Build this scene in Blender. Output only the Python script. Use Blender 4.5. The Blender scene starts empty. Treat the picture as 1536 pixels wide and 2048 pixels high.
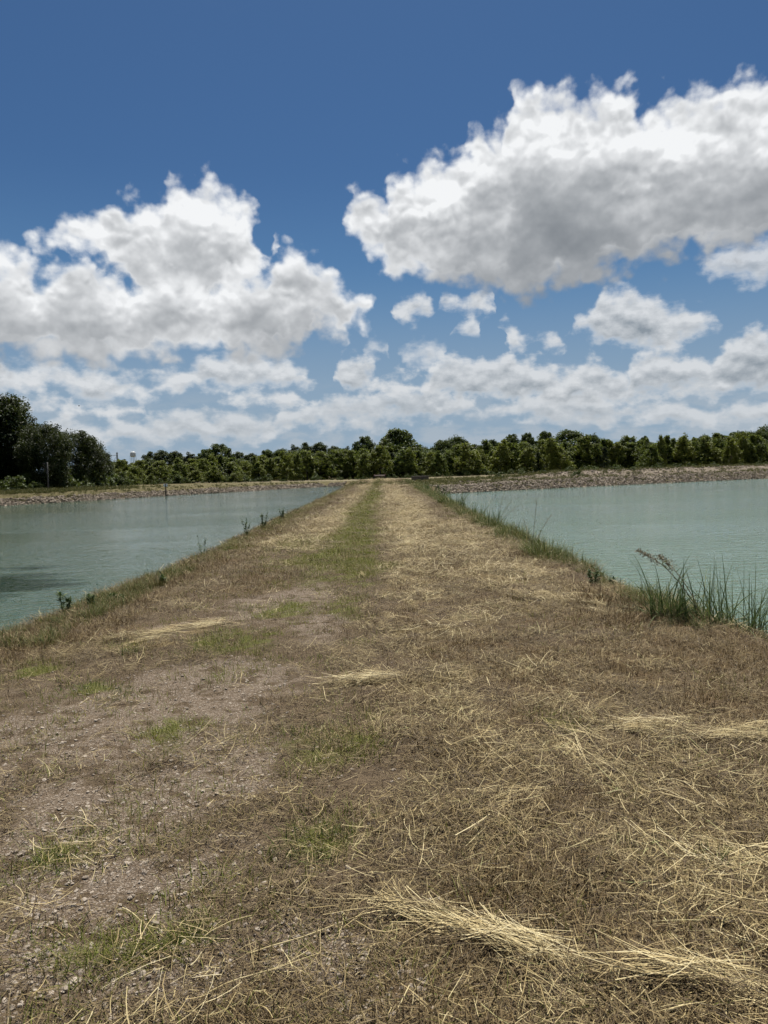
import bpy, bmesh, math, random
import numpy as np
from mathutils import Matrix, Vector

scene = bpy.context.scene
R = math.radians

# ------------------------------------------------------------------ camera
cam_data = bpy.data.cameras.new('camera')
cam = bpy.data.objects.new('camera', cam_data)
scene.collection.objects.link(cam)
cam_data.sensor_fit = 'VERTICAL'
cam_data.sensor_height = 36.0
cam_data.lens = 36.0 * 1507.0 / 2048.0
cam_data.clip_start = 0.05
cam_data.clip_end = 20000.0
cam.matrix_world = (Matrix.Translation((0.0, 0.0, 1.6)) @
                    Matrix.Rotation(R(90.0 - 3.27), 4, 'X') @ Matrix.Rotation(R(-1.5), 4, 'Z'))
scene.camera = cam

# ------------------------------------------------------------------ render
scene.render.engine = 'CYCLES'
scene.view_settings.view_transform = 'Standard'
scene.view_settings.look = 'None'
scene.view_settings.exposure = 0.40
scene.view_settings.gamma = 1.0
scene.view_settings.use_curve_mapping = False
cy = scene.cycles
cy.max_bounces = 5
cy.diffuse_bounces = 2
cy.glossy_bounces = 3
cy.transmission_bounces = 3
cy.transparent_max_bounces = 4
cy.use_adaptive_sampling = True
cy.adaptive_threshold = 0.025
cy.adaptive_min_samples = 12
cy.use_denoising = True

SUN_EL = R(66.0)
SUN_AZ = R(6.0)          # measured from +Y (the way the dike runs) towards +X

# ------------------------------------------------------------------ node helper
class NT:
    """Small builder: every method adds one node and returns its output socket."""
    def __init__(self, tree):
        self.t = tree
    def _in(self, sock, v):
        if isinstance(v, bpy.types.NodeSocket):
            self.t.links.new(v, sock)
        elif v is not None:
            sock.default_value = v
    def node(self, typ, **kw):
        n = self.t.nodes.new(typ)
        for k, v in kw.items():
            setattr(n, k, v)
        return n
    def m(self, op, a, b=None, c=None, clamp=False):
        n = self.node('ShaderNodeMath', operation=op, use_clamp=clamp)
        for s, v in zip(n.inputs, (a, b, c)):
            self._in(s, v)
        return n.outputs[0]
    def v(self, op, a, b=None, c=None, scale=None):
        n = self.node('ShaderNodeVectorMath', operation=op)
        for s, x in zip(n.inputs, (a, b, c)):
            self._in(s, x)
        if scale is not None:
            self._in(n.inputs['Scale'], scale)
        return n.outputs['Value'] if op in ('LENGTH', 'DOT_PRODUCT', 'DISTANCE') else n.outputs[0]
    def xyz(self, x, y, z):
        n = self.node('ShaderNodeCombineXYZ')
        for s, q in zip(n.inputs, (x, y, z)):
            self._in(s, q)
        return n.outputs[0]
    def sep(self, v):
        n = self.node('ShaderNodeSeparateXYZ')
        self._in(n.inputs[0], v)
        return n.outputs
    def noise(self, vec, scale=1.0, detail=2.0, rough=0.5, lac=2.0, dist=0.0, color=False, dim='3D'):
        n = self.node('ShaderNodeTexNoise')
        n.noise_dimensions = dim
        self._in(n.inputs['Vector'], vec)
        for k, q in (('Scale', scale), ('Detail', detail), ('Roughness', rough),
                     ('Lacunarity', lac), ('Distortion', dist)):
            self._in(n.inputs[k], q)
        return n.outputs['Color'] if color else n.outputs['Fac']
    def voro(self, vec, scale, feature='F1', out='Distance', rand=1.0):
        n = self.node('ShaderNodeTexVoronoi', feature=feature)
        self._in(n.inputs['Vector'], vec)
        self._in(n.inputs['Scale'], scale)
        self._in(n.inputs['Randomness'], rand)
        return n.outputs[out]
    def ss(self, x, lo, hi, a=0.0, b=1.0):
        n = self.node('ShaderNodeMapRange', interpolation_type='SMOOTHSTEP')
        for s, q in zip(n.inputs, (x, lo, hi, a, b)):
            self._in(s, q)
        return n.outputs[0]
    def lin(self, x, lo, hi, a=0.0, b=1.0):
        n = self.node('ShaderNodeMapRange')
        for s, q in zip(n.inputs, (x, lo, hi, a, b)):
            self._in(s, q)
        return n.outputs[0]
    def mix(self, f, a, b, blend='MIX'):
        n = self.node('ShaderNodeMix', data_type='RGBA', blend_type=blend)
        self._in(n.inputs[0], f)
        self._in(n.inputs[6], c4(a))
        self._in(n.inputs[7], c4(b))
        return n.outputs[2]
    def ramp(self, f, stops):
        n = self.node('ShaderNodeValToRGB')
        el = n.color_ramp.elements
        while len(el) < len(stops):
            el.new(0.5)
        for e, (p, c) in zip(el, stops):
            e.position = p
            e.color = c4(c)
        self._in(n.inputs[0], f)
        return n.outputs[0]
    def attr(self, name, out='Fac'):
        n = self.node('ShaderNodeAttribute', attribute_name=name)
        return n.outputs[out]

def c4(c):
    return (c[0], c[1], c[2], 1.0) if isinstance(c, (tuple, list)) and len(c) == 3 else c

# ------------------------------------------------------------------ sky
# Rows of fair-weather cumulus: upper and lower outline of each row, points (azimuth, elevation) scaled to 0..1
AZ_MAX, EL_MAX = 0.75, 0.62
ROWS = {
    'A0': ([(0.2008,0.334), (0.2116,0.4247), (0.2182,0.447), (0.2219,0.4557), (0.2435,0.4708), (0.2665,0.4974), (0.2862,0.5203), (0.3098,0.5226), (0.3199,0.5276), (0.3256,0.5549), (0.3427,0.5608), (0.3591,0.5601), (0.3754,0.5475), (0.3877,0.5296), (0.3956,0.4999), (0.4014,0.462), (0.4064,0.4566), (0.4105,0.4774), (0.4132,0.4587), (0.4179,0.4303), (0.427,0.3131)],
           [(0.2039,0.4745), (0.2124,0.4595), (0.2181,0.4435), (0.2391,0.4391), (0.2613,0.4271), (0.2799,0.3962), (0.2986,0.3469), (0.322,0.3104), (0.355,0.3218), (0.3766,0.3665), (0.396,0.3914), (0.4094,0.4301), (0.4145,0.4587), (0.4191,0.5055), (0.43,0.5242)]),
    'A1': ([(0.1146,0.4236), (0.1621,0.4296), (0.1955,0.4107), (0.2112,0.4053), (0.2276,0.3781), (0.2353,0.3983), (0.246,0.4146), (0.2629,0.4111), (0.2739,0.3889), (0.2911,0.3697), (0.3193,0.3867), (0.3557,0.3655), (0.3709,0.4019), (0.39,0.4104), (0.4095,0.4378), (0.4288,0.4438), (0.4502,0.4275), (0.4606,0.3983), (0.4711,0.3686), (0.4906,0.3629), (0.4969,0.3387), (0.5046,0.2493)],
           [(0.1099,0.2184), (0.1916,0.2282), (0.2274,0.2268), (0.265,0.2216), (0.3045,0.2362), (0.3456,0.2524), (0.3663,0.2448), (0.4044,0.2367), (0.4296,0.2505), (0.4358,0.2646), (0.4406,0.2978), (0.4527,0.2905), (0.4677,0.2758), (0.4756,0.3118), (0.4887,0.3111), (0.4969,0.3387), (0.5057,0.3501)]),
    'A2': ([(0.4643,0.4493), (0.4729,0.513), (0.4762,0.5313), (0.4842,0.5475), (0.495,0.5416), (0.5084,0.5445), (0.5118,0.5732), (0.5214,0.585), (0.5474,0.5976), (0.5647,0.607), (0.5785,0.6207), (0.5805,0.6462), (0.5991,0.6516), (0.6139,0.6538), (0.618,0.6979), (0.6268,0.7089), (0.6454,0.7109), (0.6543,0.6972), (0.6737,0.6949), (0.6976,0.6954), (0.7151,0.6758), (0.72,0.6499), (0.7246,0.6345), (0.7323,0.6591), (0.7511,0.6582), (0.7731,0.6583), (0.791,0.6672), (0.8139,0.6575), (0.8516,0.6403), (0.9263,0.5872)],
           [(0.4656,0.5426), (0.4729,0.5093), (0.482,0.4753), (0.4937,0.4405), (0.5151,0.4084), (0.5452,0.3814), (0.5796,0.3659), (0.6095,0.3619), (0.6305,0.346), (0.6514,0.3483), (0.6802,0.3676), (0.7043,0.3773), (0.7239,0.391), (0.7582,0.3997), (0.7839,0.398), (0.8142,0.4007), (0.8523,0.3948), (0.9277,0.3542)]),
    'B': ([(0.1098,0.2141), (0.1914,0.2162), (0.227,0.2059), (0.2572,0.2173), (0.2801,0.2009), (0.2995,0.1768), (0.3036,0.1818), (0.3201,0.205), (0.3345,0.2103), (0.3453,0.2365), (0.3579,0.2457), (0.3873,0.2389), (0.4172,0.2284), (0.4343,0.2136), (0.4434,0.1823), (0.4508,0.1487), (0.5046,0.2493), (0.5111,0.3248), (0.5253,0.3437), (0.5372,0.3576), (0.5455,0.3221), (0.5487,0.2967), (0.5556,0.3311), (0.5665,0.3418), (0.5772,0.3287), (0.5859,0.3474), (0.5987,0.331), (0.6023,0.2506), (0.6068,0.2782), (0.6174,0.2788), (0.6265,0.2476), (0.6341,0.2365), (0.6434,0.2503), (0.6517,0.256), (0.6591,0.239), (0.6622,0.1925), (0.6659,0.2863), (0.6799,0.3034), (0.6881,0.3336), (0.7081,0.336), (0.7276,0.3193), (0.743,0.3035), (0.7655,0.2971), (0.7766,0.2823), (0.7831,0.2576), (0.7882,0.2098), (0.8363,0.2081), (0.9285,0.217)],
           [(0.1087,0.1665), (0.1904,0.1698), (0.2265,0.1793), (0.2637,0.1514), (0.3031,0.1538), (0.3073,0.1669), (0.3527,0.1801), (0.4121,0.1761), (0.4434,0.1782), (0.4516,0.2109), (0.5062,0.3895), (0.511,0.3198), (0.5249,0.3108), (0.5455,0.3171), (0.5492,0.3466), (0.5556,0.3281), (0.5706,0.3165), (0.5986,0.3231), (0.6031,0.3599), (0.6087,0.2478), (0.6193,0.2445), (0.6265,0.2476), (0.6343,0.2765), (0.6433,0.2453), (0.6591,0.237), (0.6629,0.3307), (0.6659,0.2755), (0.6797,0.2614), (0.7117,0.2382), (0.7352,0.2338), (0.7655,0.2448), (0.7831,0.2576), (0.7882,0.3023), (0.8361,0.2885), (0.9283,0.2579)]),
    'C': ([(0.1088,0.1708), (0.1903,0.1633), (0.2118,0.1719), (0.2373,0.1644), (0.2511,0.1336), (0.2554,0.1219), (0.2602,0.1298), (0.2791,0.1437), (0.2994,0.1278), (0.3062,0.1015), (0.3535,0.1003), (0.3614,0.1494), (0.3778,0.1686), (0.4121,0.1751), (0.4431,0.1574), (0.4502,0.0963), (0.4592,0.1899), (0.4631,0.2228), (0.4703,0.2389), (0.487,0.2391), (0.4945,0.2088), (0.4995,0.1857), (0.5303,0.194), (0.5399,0.1953), (0.5436,0.2157), (0.5612,0.2326), (0.5871,0.2269), (0.5999,0.2051), (0.6086,0.2276), (0.6256,0.2275), (0.6402,0.2004), (0.6547,0.1884), (0.6836,0.2074), (0.6996,0.1921), (0.7067,0.1662), (0.7124,0.2029), (0.7274,0.2218), (0.7504,0.2126), (0.7728,0.1798), (0.7838,0.2182), (0.8018,0.2484), (0.8362,0.2441), (0.9286,0.2087)],
           [(0.108,0.136), (0.1897,0.1352), (0.251,0.1317), (0.256,0.1513), (0.2601,0.1259), (0.2787,0.1199), (0.2994,0.1238), (0.3071,0.1519), (0.3545,0.1618), (0.3613,0.1433), (0.4428,0.1344), (0.451,0.1591), (0.4596,0.2158), (0.4625,0.1711), (0.4992,0.1586), (0.5385,0.1413), (0.6036,0.1337), (0.7074,0.1203), (0.7654,0.133), (0.8365,0.1151), (0.9292,0.1003)]),
    'D': ([(0.1063,0.057), (0.4815,0.1471), (0.4849,0.2484), (0.496,0.2601), (0.5081,0.2532), (0.5107,0.2078), (0.522,0.2359), (0.5396,0.257), (0.5613,0.2387), (0.5633,0.2242), (0.565,0.2809), (0.5666,0.2957), (0.5748,0.3061), (0.5898,0.2904), (0.5937,0.2415), (0.7581,0.2915), (0.7626,0.3595), (0.773,0.3836), (0.7946,0.39), (0.8142,0.3938), (0.8683,0.38), (0.9279,0.3225)],
           [(0.1102,0.2313), (0.4833,0.3013), (0.485,0.2464), (0.508,0.245), (0.5116,0.2896), (0.5219,0.2297), (0.5611,0.2265), (0.5644,0.345), (0.566,0.2858), (0.5745,0.2719), (0.5897,0.2823), (0.5948,0.3805), (0.7582,0.4015), (0.7626,0.3586), (0.7802,0.3436), (0.8143,0.3395), (0.8685,0.3296), (0.9281,0.2903)]),
    'E': ([(0.1075,0.1097), (0.2176,0.1005), (0.2627,0.1022), (0.3024,0.1167), (0.327,0.1265), (0.3561,0.1311), (0.3731,0.1389), (0.3984,0.1175), (0.4076,0.0983), (0.4166,0.1272), (0.4377,0.1472), (0.464,0.1533), (0.4903,0.1466), (0.517,0.1804), (0.5434,0.1899), (0.5779,0.1558), (0.5884,0.1132), (0.6036,0.1326), (0.6378,0.1549), (0.6711,0.156), (0.7074,0.1213), (0.7465,0.1211), (0.7728,0.103), (0.8145,0.1065), (0.9292,0.0918)],
           [(0.1066,0.0702), (0.217,0.0687), (0.3016,0.0662), (0.4041,0.067), (0.411,0.0961), (0.4721,0.093), (0.5382,0.1035), (0.5862,0.1061), (0.6458,0.0945), (0.7073,0.0761), (0.8146,0.0642), (0.9294,0.0495)]),
}

world = bpy.data.worlds.new('World')
scene.world = world
world.use_nodes = True
world.cycles.sampling_method = 'NONE'
wt = world.node_tree
wt.nodes.clear()
W = NT(wt)

def outline(pts, x):
    n = W.node('ShaderNodeFloatCurve')
    cv = n.mapping.curves[0]
    n.mapping.use_clip = False
    n.mapping.extend = 'HORIZONTAL'
    while len(cv.points) < len(pts):
        cv.points.new(0.5, 0.5)
    for p, (px_, py_) in zip(cv.points, pts):
        p.location = (px_, py_)
        p.handle_type = 'VECTOR'
    n.mapping.update()
    W._in(n.inputs['Value'], x)
    return W.m('MULTIPLY', n.outputs[0], EL_MAX)

tc = W.node('ShaderNodeTexCoord').outputs['Generated']
dx, dy, dz = W.sep(W.v('NORMALIZE', tc))
az = W.m('ARCTAN2', dx, dy)
el = W.m('ARCSINE', dz)

sky = W.node('ShaderNodeTexSky')
sky.sky_type = 'NISHITA'
sky.sun_disc = False
sky.sun_elevation = SUN_EL
sky.sun_rotation = SUN_AZ
sky.altitude = 100.0
sky.air_density = 1.0
sky.dust_density = 0.6
sky.ozone_density = 2.0
sky_col = sky.outputs[0]

# --- wind-torn edges: the position is warped before the outlines are looked up
base = W.xyz(az, el, 0.0)
wx = W.noise(base, 26.0, 3.0, 0.55, dim='2D')
wy = W.noise(W.v('ADD', base, (7.3, 2.9, 0.0)), 26.0, 3.0, 0.55, dim='2D')
aw = W.m('MULTIPLY_ADD', W.m('SUBTRACT', wx, 0.5), 0.032, az)
ew = W.m('MULTIPLY_ADD', W.m('SUBTRACT', wy, 0.5), 0.020, el)
xn = W.m('MULTIPLY_ADD', aw, 0.5 / AZ_MAX, 0.5, clamp=True)

# --- grain of the clouds
nb = W.v('MULTIPLY', base, (1.0, 1.2, 1.0))
f0 = W.m('SUBTRACT', W.noise(nb, 24.0, 9.0, 0.51, 2.05, dim='2D'), 0.5)
g0 = W.noise(W.v('ADD', nb, (3.1, 1.7, 0.0)), 13.0, 4.0, 0.5, 2.0, dim='2D')
g1 = W.noise(W.v('ADD', nb, (3.105, 1.725, 0.0)), 13.0, 4.0, 0.5, 2.0, dim='2D')
rel_b = W.m('SUBTRACT', g0, g1)
gb = W.m('SUBTRACT', g0, 0.5)
ns = W.v('MULTIPLY', base, (1.0, 1.7, 1.0))
s0 = W.noise(ns, 34.0, 8.0, 0.53, 2.05, dim='2D')
s1 = W.noise(W.v('ADD', ns, (0.002, 0.018, 0.0)), 34.0, 4.0, 0.55, 2.05, dim='2D')
rel_s = W.m('SUBTRACT', s0, s1)
fs = W.m('SUBTRACT', s0, 0.5)

def puffs(vec, scale):
    n = W.node('ShaderNodeTexVoronoi', feature='SMOOTH_F1', voronoi_dimensions='2D', normalize=True)
    W._in(n.inputs['Vector'], vec)
    for k_, q_ in (('Scale', scale), ('Detail', 1.0), ('Roughness', 0.55), ('Lacunarity', 2.2), ('Smoothness', 0.35)):
        n.inputs[k_].default_value = q_
    return n.outputs['Distance']
wp = W.v('MULTIPLY_ADD', W.xyz(wx, wy, 0.0), (0.024, 0.024, 0.0), nb)
p0 = puffs(wp, 30.0)
p1 = puffs(W.v('ADD', wp, (0.0, 0.008, 0.0)), 30.0)
rel_p = W.m('SUBTRACT', p1, p0)          # lit from above
pf = W.m('SUBTRACT', 0.32, p0)

def row(name, k, grain, amp, lo, hi):
    top, bot = outline(ROWS[name][0], xn), outline(ROWS[name][1], xn)
    below_top = W.m('SUBTRACT', top, ew)
    above_bot = W.m('SUBTRACT', ew, bot)
    m = W.m('MINIMUM', below_top, above_bot)
    d = W.m('MULTIPLY_ADD', grain, amp, W.m('MULTIPLY', m, k))
    return below_top, above_bot, d, W.ss(d, lo, hi)

BRIGHT, DARK = (9.0, 9.15, 9.3), (1.45, 1.68, 1.95)
def big_row(c, name, depth, dark):
    bt, ab_, d, alpha = row(name, 27.0, W.m('MULTIPLY_ADD', pf, 1.0, f0), 1.55, -0.32, 0.52)
    t = W.ss(W.m('MULTIPLY_ADD', gb, 0.13, bt), *depth)
    sh = W.m('MULTIPLY_ADD', rel_b, -1.8, W.m('MULTIPLY', t, dark))
    lit = W.m('MULTIPLY', rel_p, W.m('SUBTRACT', 1.2, t))
    sh = W.m('MULTIPLY_ADD', lit, -1.0, sh)
    sh = W.m('MULTIPLY_ADD', f0, -0.15, sh)
    rim = W.m('MAXIMUM', W.ss(d, -0.1, 0.9), W.m('MULTIPLY', t, W.ss(ab_, 0.05, 0.02)))
    sh = W.m('MULTIPLY', W.m('MAXIMUM', W.m('ADD', sh, 0.10), 0.0), rim)
    sh = W.m('MULTIPLY', sh, W.ss(ab_, -0.01, 0.05, 0.80, 1.0))
    sh = W.m('SUBTRACT', 1.0, W.m('EXPONENT', W.m('MULTIPLY', sh, -1.35)))     # never quite flat grey
    return W.mix(alpha, c, W.mix(sh, BRIGHT, DARK))

def small_row(c, name, cover, haze, lo=-0.30, hi=0.5, amp=1.7):
    bt, ab_, d, alpha = row(name, 40.0, W.m('MULTIPLY_ADD', gb, 0.75, W.m('MULTIPLY_ADD', pf, 0.55, fs)), amp, lo, hi)
    t = W.ss(bt, 0.0, 0.055)
    sh = W.m('MULTIPLY_ADD', rel_s, -1.3, W.m('MULTIPLY', t, 0.62))
    sh = W.m('MULTIPLY_ADD', rel_p, -0.6, sh)
    sh = W.m('MULTIPLY', W.m('ADD', sh, 0.10, clamp=True), W.ss(d, -0.1, 0.6))
    col = W.mix(sh, (7.3, 7.5, 7.7), (2.5, 2.9, 3.3))
    return W.mix(W.m('MULTIPLY', alpha, cover), c, W.mix(haze, col, (4.6, 5.05, 5.5)))

# --- clear sky, whiter towards the horizon
c = W.mix(1.0, sky_col, (0.27, 0.42, 0.56), 'MULTIPLY')
c = W.mix(W.ss(el, 0.38, 0.16, 0.0, 0.60), c, (1.25, 2.65, 4.6))
c = W.mix(W.ss(el, 0.27, 0.02, 0.0, 0.95), c, (3.05, 4.05, 5.1))
# --- scattered cumulus over the rest of the sky (a flat layer seen in perspective)
inv = W.m('DIVIDE', 1.0, W.m('ADD', W.m('MAXIMUM', dz, 0.0), 0.10))
lay = W.xyz(W.m('MULTIPLY', dx, inv), W.m('MULTIPLY', dy, inv), 0.0)
l0 = W.noise(lay, 1.15, 5.0, 0.55, dim='2D')
outside = W.m('MAXIMUM', W.ss(W.m('ABSOLUTE', az), 0.56, 0.72), W.ss(el, 0.52, 0.66))
c = W.mix(W.m('MULTIPLY', W.ss(l0, 0.53, 0.66), outside), c, W.mix(W.ss(l0, 0.56, 0.8), BRIGHT, (3.3, 3.6, 4.0)))
# --- thin banded cloud near the horizon
lowband = W.noise(W.v('MULTIPLY', base, (1.0, 2.3, 1.0)), 19.0, 7.0, 0.58, dim='2D')
alow = W.m('MULTIPLY', W.m('MULTIPLY', W.ss(lowband, 0.36, 0.62), W.ss(el, 0.13, 0.03)), 0.50)
c = W.mix(alow, c, (4.8, 5.2, 5.6))
inside = W.ss(W.m('ABSOLUTE', az), 0.74, 0.60)
c = small_row(c, 'E', W.m('MULTIPLY', inside, 0.9), 0.35)
c = small_row(c, 'C', W.m('MULTIPLY', inside, 0.93), 0.15)
c = small_row(c, 'B', W.m('MULTIPLY', inside, 0.93), 0.05, -0.42, 0.48, 1.5)
c = small_row(c, 'D', W.m('MULTIPLY', inside, 0.80), 0.0, -0.50, 0.50, 1.6)
c = big_row(c, 'A0', (-0.01, 0.17), 0.72)
c = big_row(c, 'A1', (-0.01, 0.13), 0.82)
c = big_row(c, 'A2', (0.02, 0.195), 1.22)
bg = W.node('ShaderNodeBackground')
W._in(bg.inputs[0], c)
bg.inputs[1].default_value = 0.076
wt.links.new(bg.outputs[0], W.node('ShaderNodeOutputWorld').inputs[0])

# ------------------------------------------------------------------ sun
sun_data = bpy.data.lights.new('sun', 'SUN')
sun_data.energy = 5.0
sun_data.angle = R(0.53)
sun_data.color = (1.0, 0.945, 0.845)
sun = bpy.data.objects.new('sun', sun_data)
scene.collection.objects.link(sun)
sd = Vector((math.sin(SUN_AZ) * math.cos(SUN_EL), math.cos(SUN_AZ) * math.cos(SUN_EL), math.sin(SUN_EL)))
sun.rotation_euler = sd.to_track_quat('Z', 'Y').to_euler()

# ------------------------------------------------------------------ helpers
rng = np.random.default_rng(11)
random.seed(5)
COL = scene.collection

def tag(o, label=None, cat=None, group=None, kind=None):
    for k, v in (('label', label), ('category', cat), ('group', group), ('kind', kind)):
        if v:
            o[k] = v
    return o

def mesh_np(name, verts, faces, mat=None, attrs=None, smooth=False):
    """verts (n,3); faces list of (m,k) index arrays; attrs {name: per-vertex float array}."""
    me = bpy.data.meshes.new(name)
    verts = np.asarray(verts, dtype=np.float32)
    fl = [np.asarray(f, dtype=np.int32) for f in faces if len(f)]
    loops = np.concatenate([f.ravel() for f in fl]) if fl else np.zeros(0, np.int32)
    tot = np.concatenate([np.full(len(f), f.shape[1], np.int32) for f in fl]) if fl else np.zeros(0, np.int32)
    me.vertices.add(len(verts))
    me.vertices.foreach_set('co', verts.ravel())
    if len(tot):
        me.loops.add(len(loops))
        me.polygons.add(len(tot))
        me.loops.foreach_set('vertex_index', loops)
        start = np.concatenate([[0], np.cumsum(tot)[:-1]]).astype(np.int32)
        me.polygons.foreach_set('loop_start', start)
        if smooth:
            me.polygons.foreach_set('use_smooth', np.ones(len(tot), bool))
    for k, v in (attrs or {}).items():
        a = me.attributes.new(k, 'FLOAT', 'POINT')
        a.data.foreach_set('value', np.asarray(v, dtype=np.float32))
    me.update(calc_edges=True)
    if mat:
        me.materials.append(mat)
    return me

def obj(name, me, parent=None, loc=(0, 0, 0), rz=0.0, scale=1.0):
    o = bpy.data.objects.new(name, me)
    COL.objects.link(o)
    o.location = loc
    o.rotation_euler = (0, 0, rz)
    o.scale = (scale,) * 3 if np.isscalar(scale) else scale
    if parent:
        o.parent = parent
    return o

class Parts:
    """Collects boxes, tubes and discs into one mesh."""
    def __init__(self):
        self.v, self.q, self.n = [], [], 0
    def add(self, v, f):
        v = np.asarray(v, float)
        self.v.append(v)
        for a in f:
            self.q.append(tuple(int(i) + self.n for i in a))
        self.n += len(v)
    def box(self, c, s, rot=None):
        d = np.array([[x, y, z] for x in (-.5, .5) for y in (-.5, .5) for z in (-.5, .5)]) * np.array(s)
        if rot is not None:
            d = d @ np.array(rot.to_3x3()).T
        self.add(d + np.array(c), [(0, 1, 3, 2), (4, 6, 7, 5), (0, 4, 5, 1), (2, 3, 7, 6), (0, 2, 6, 4), (1, 5, 7, 3)])
        return self
    def tube(self, pts, rad, seg=8, cap=True):
        pts = np.asarray(pts, float)
        rad = np.broadcast_to(np.asarray(rad, float), (len(pts),))
        tan = np.gradient(pts, axis=0)
        tan /= np.linalg.norm(tan, axis=1)[:, None] + 1e-9
        ref = np.array([0.0, 0.0, 1.0]) if abs(tan[:, 2]).mean() < 0.8 else np.array([1.0, 0.0, 0.0])
        a = np.cross(tan, ref)
        a /= np.linalg.norm(a, axis=1)[:, None] + 1e-9
        b = np.cross(tan, a)
        th = np.linspace(0, 2 * math.pi, seg, endpoint=False)
        ring = pts[:, None] + rad[:, None, None] * (a[:, None] * np.cos(th)[None, :, None] + b[:, None] * np.sin(th)[None, :, None])
        f = [(i * seg + j, i * seg + (j + 1) % seg, (i + 1) * seg + (j + 1) % seg, (i + 1) * seg + j)
             for i in range(len(pts) - 1) for j in range(seg)]
        if cap:
            f += [tuple(range(seg))[::-1], tuple((len(pts) - 1) * seg + j for j in range(seg))]
        self.add(ring.reshape(-1, 3), f)
        return self
    def mesh(self, name, mat, smooth=False):
        me = bpy.data.meshes.new(name)
        me.from_pydata(np.concatenate(self.v).tolist(), [], self.q)
        if smooth:
            me.polygons.foreach_set('use_smooth', np.ones(len(me.polygons), bool))
        me.materials.append(mat)
        me.update()
        return me

def material(name):
    m = bpy.data.materials.new(name)
    m.use_nodes = True
    m.node_tree.nodes.clear()
    k = NT(m.node_tree)
    p = k.node('ShaderNodeBsdfPrincipled')
    out = k.node('ShaderNodeOutputMaterial')
    m.node_tree.links.new(p.outputs[0], out.inputs[0])
    return m, k, p, out

def bump(k, p, height, strength=0.5, dist=0.02):
    b = k.node('ShaderNodeBump')
    b.inputs['Strength'].default_value = strength
    b.inputs['Distance'].default_value = dist
    k._in(b.inputs['Height'], height)
    k.t.links.new(b.outputs[0], p.inputs['Normal'])

def plain(name, col, rough=0.7, metal=0.0, var=0.25, scale=6.0):
    """Painted, rusted or weathered surface: colour broken up by noise."""
    m, k, p, _ = material(name)
    pos = k.node('ShaderNodeNewGeometry').outputs['Position']
    n = k.noise(pos, scale, 6.0, 0.6)
    dark = tuple(x * (1 - var) for x in col)
    lite = tuple(min(1.0, x * (1 + var)) for x in col)
    k._in(p.inputs['Base Color'], k.mix(n, dark, lite))
    p.inputs['Roughness'].default_value = rough
    p.inputs['Metallic'].default_value = metal
    bump(k, p, n, 0.2, 0.01)
    return m

# ------------------------------------------------------------------ lie of the land
WATER_Z = -0.7
POND_W = np.array([(-5.4, -40), (-5.35, 6), (-5.05, 9), (-4.75, 13), (-4.7, 20), (-4.5, 60), (-4.7, 98), (-5.6, 106.5), (-8.0, 107.2), (-13.5, 98), (-23.6, 81.4), (-32.7, 64.3),
                   (-46, 40), (-52, 10), (-52, -40)], float)
POND_E = np.array([(4.7, -40), (4.6, 6), (4.25, 8.5), (4.0, 12), (4.0, 20), (4.1, 50), (4.2, 61), (5.2, 65.6), (9, 68.2), (22, 76.4), (45.2, 88.5), (95, 112),
                   (140, 90), (140, -40)], float)

def signed_distance(poly, x, y):
    """Negative inside the pond, positive on land."""
    best = np.full(x.shape, 1e9)
    inside = np.zeros(x.shape, bool)
    n = len(poly)
    for i in range(n):
        ax, ay = poly[i]
        bx, by = poly[(i + 1) % n]
        ex, ey = bx - ax, by - ay
        t = np.clip(((x - ax) * ex + (y - ay) * ey) / (ex * ex + ey * ey), 0, 1)
        best = np.minimum(best, (x - ax - t * ex) ** 2 + (y - ay - t * ey) ** 2)
        cr = ((ay > y) != (by > y)) & (x < ex * (y - ay) / (ey if ey else 1e-9) + ax)
        inside ^= cr
    d = np.sqrt(best)
    return np.where(inside, -d, d)

def sstep(x, a, b):
    t = np.clip((x - a) / (b - a), 0, 1)
    return t * t * (3 - 2 * t)

def wobble(x, y, f, seed=0.0):
    """Cheap smooth noise, about -1..1."""
    return (np.sin(x * f + 1.3 + seed) * np.cos(y * f * 1.13 - 0.7 + seed * 2.1) + 0.6 * np.sin((x + y) * f * 1.9 + seed * 3.7)
            * np.cos((x - y * 0.8) * f * 2.3 + seed) + 0.35 * np.sin(x * f * 4.1 - y * f * 2.7 + seed * 5.0)) / 1.6

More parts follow.
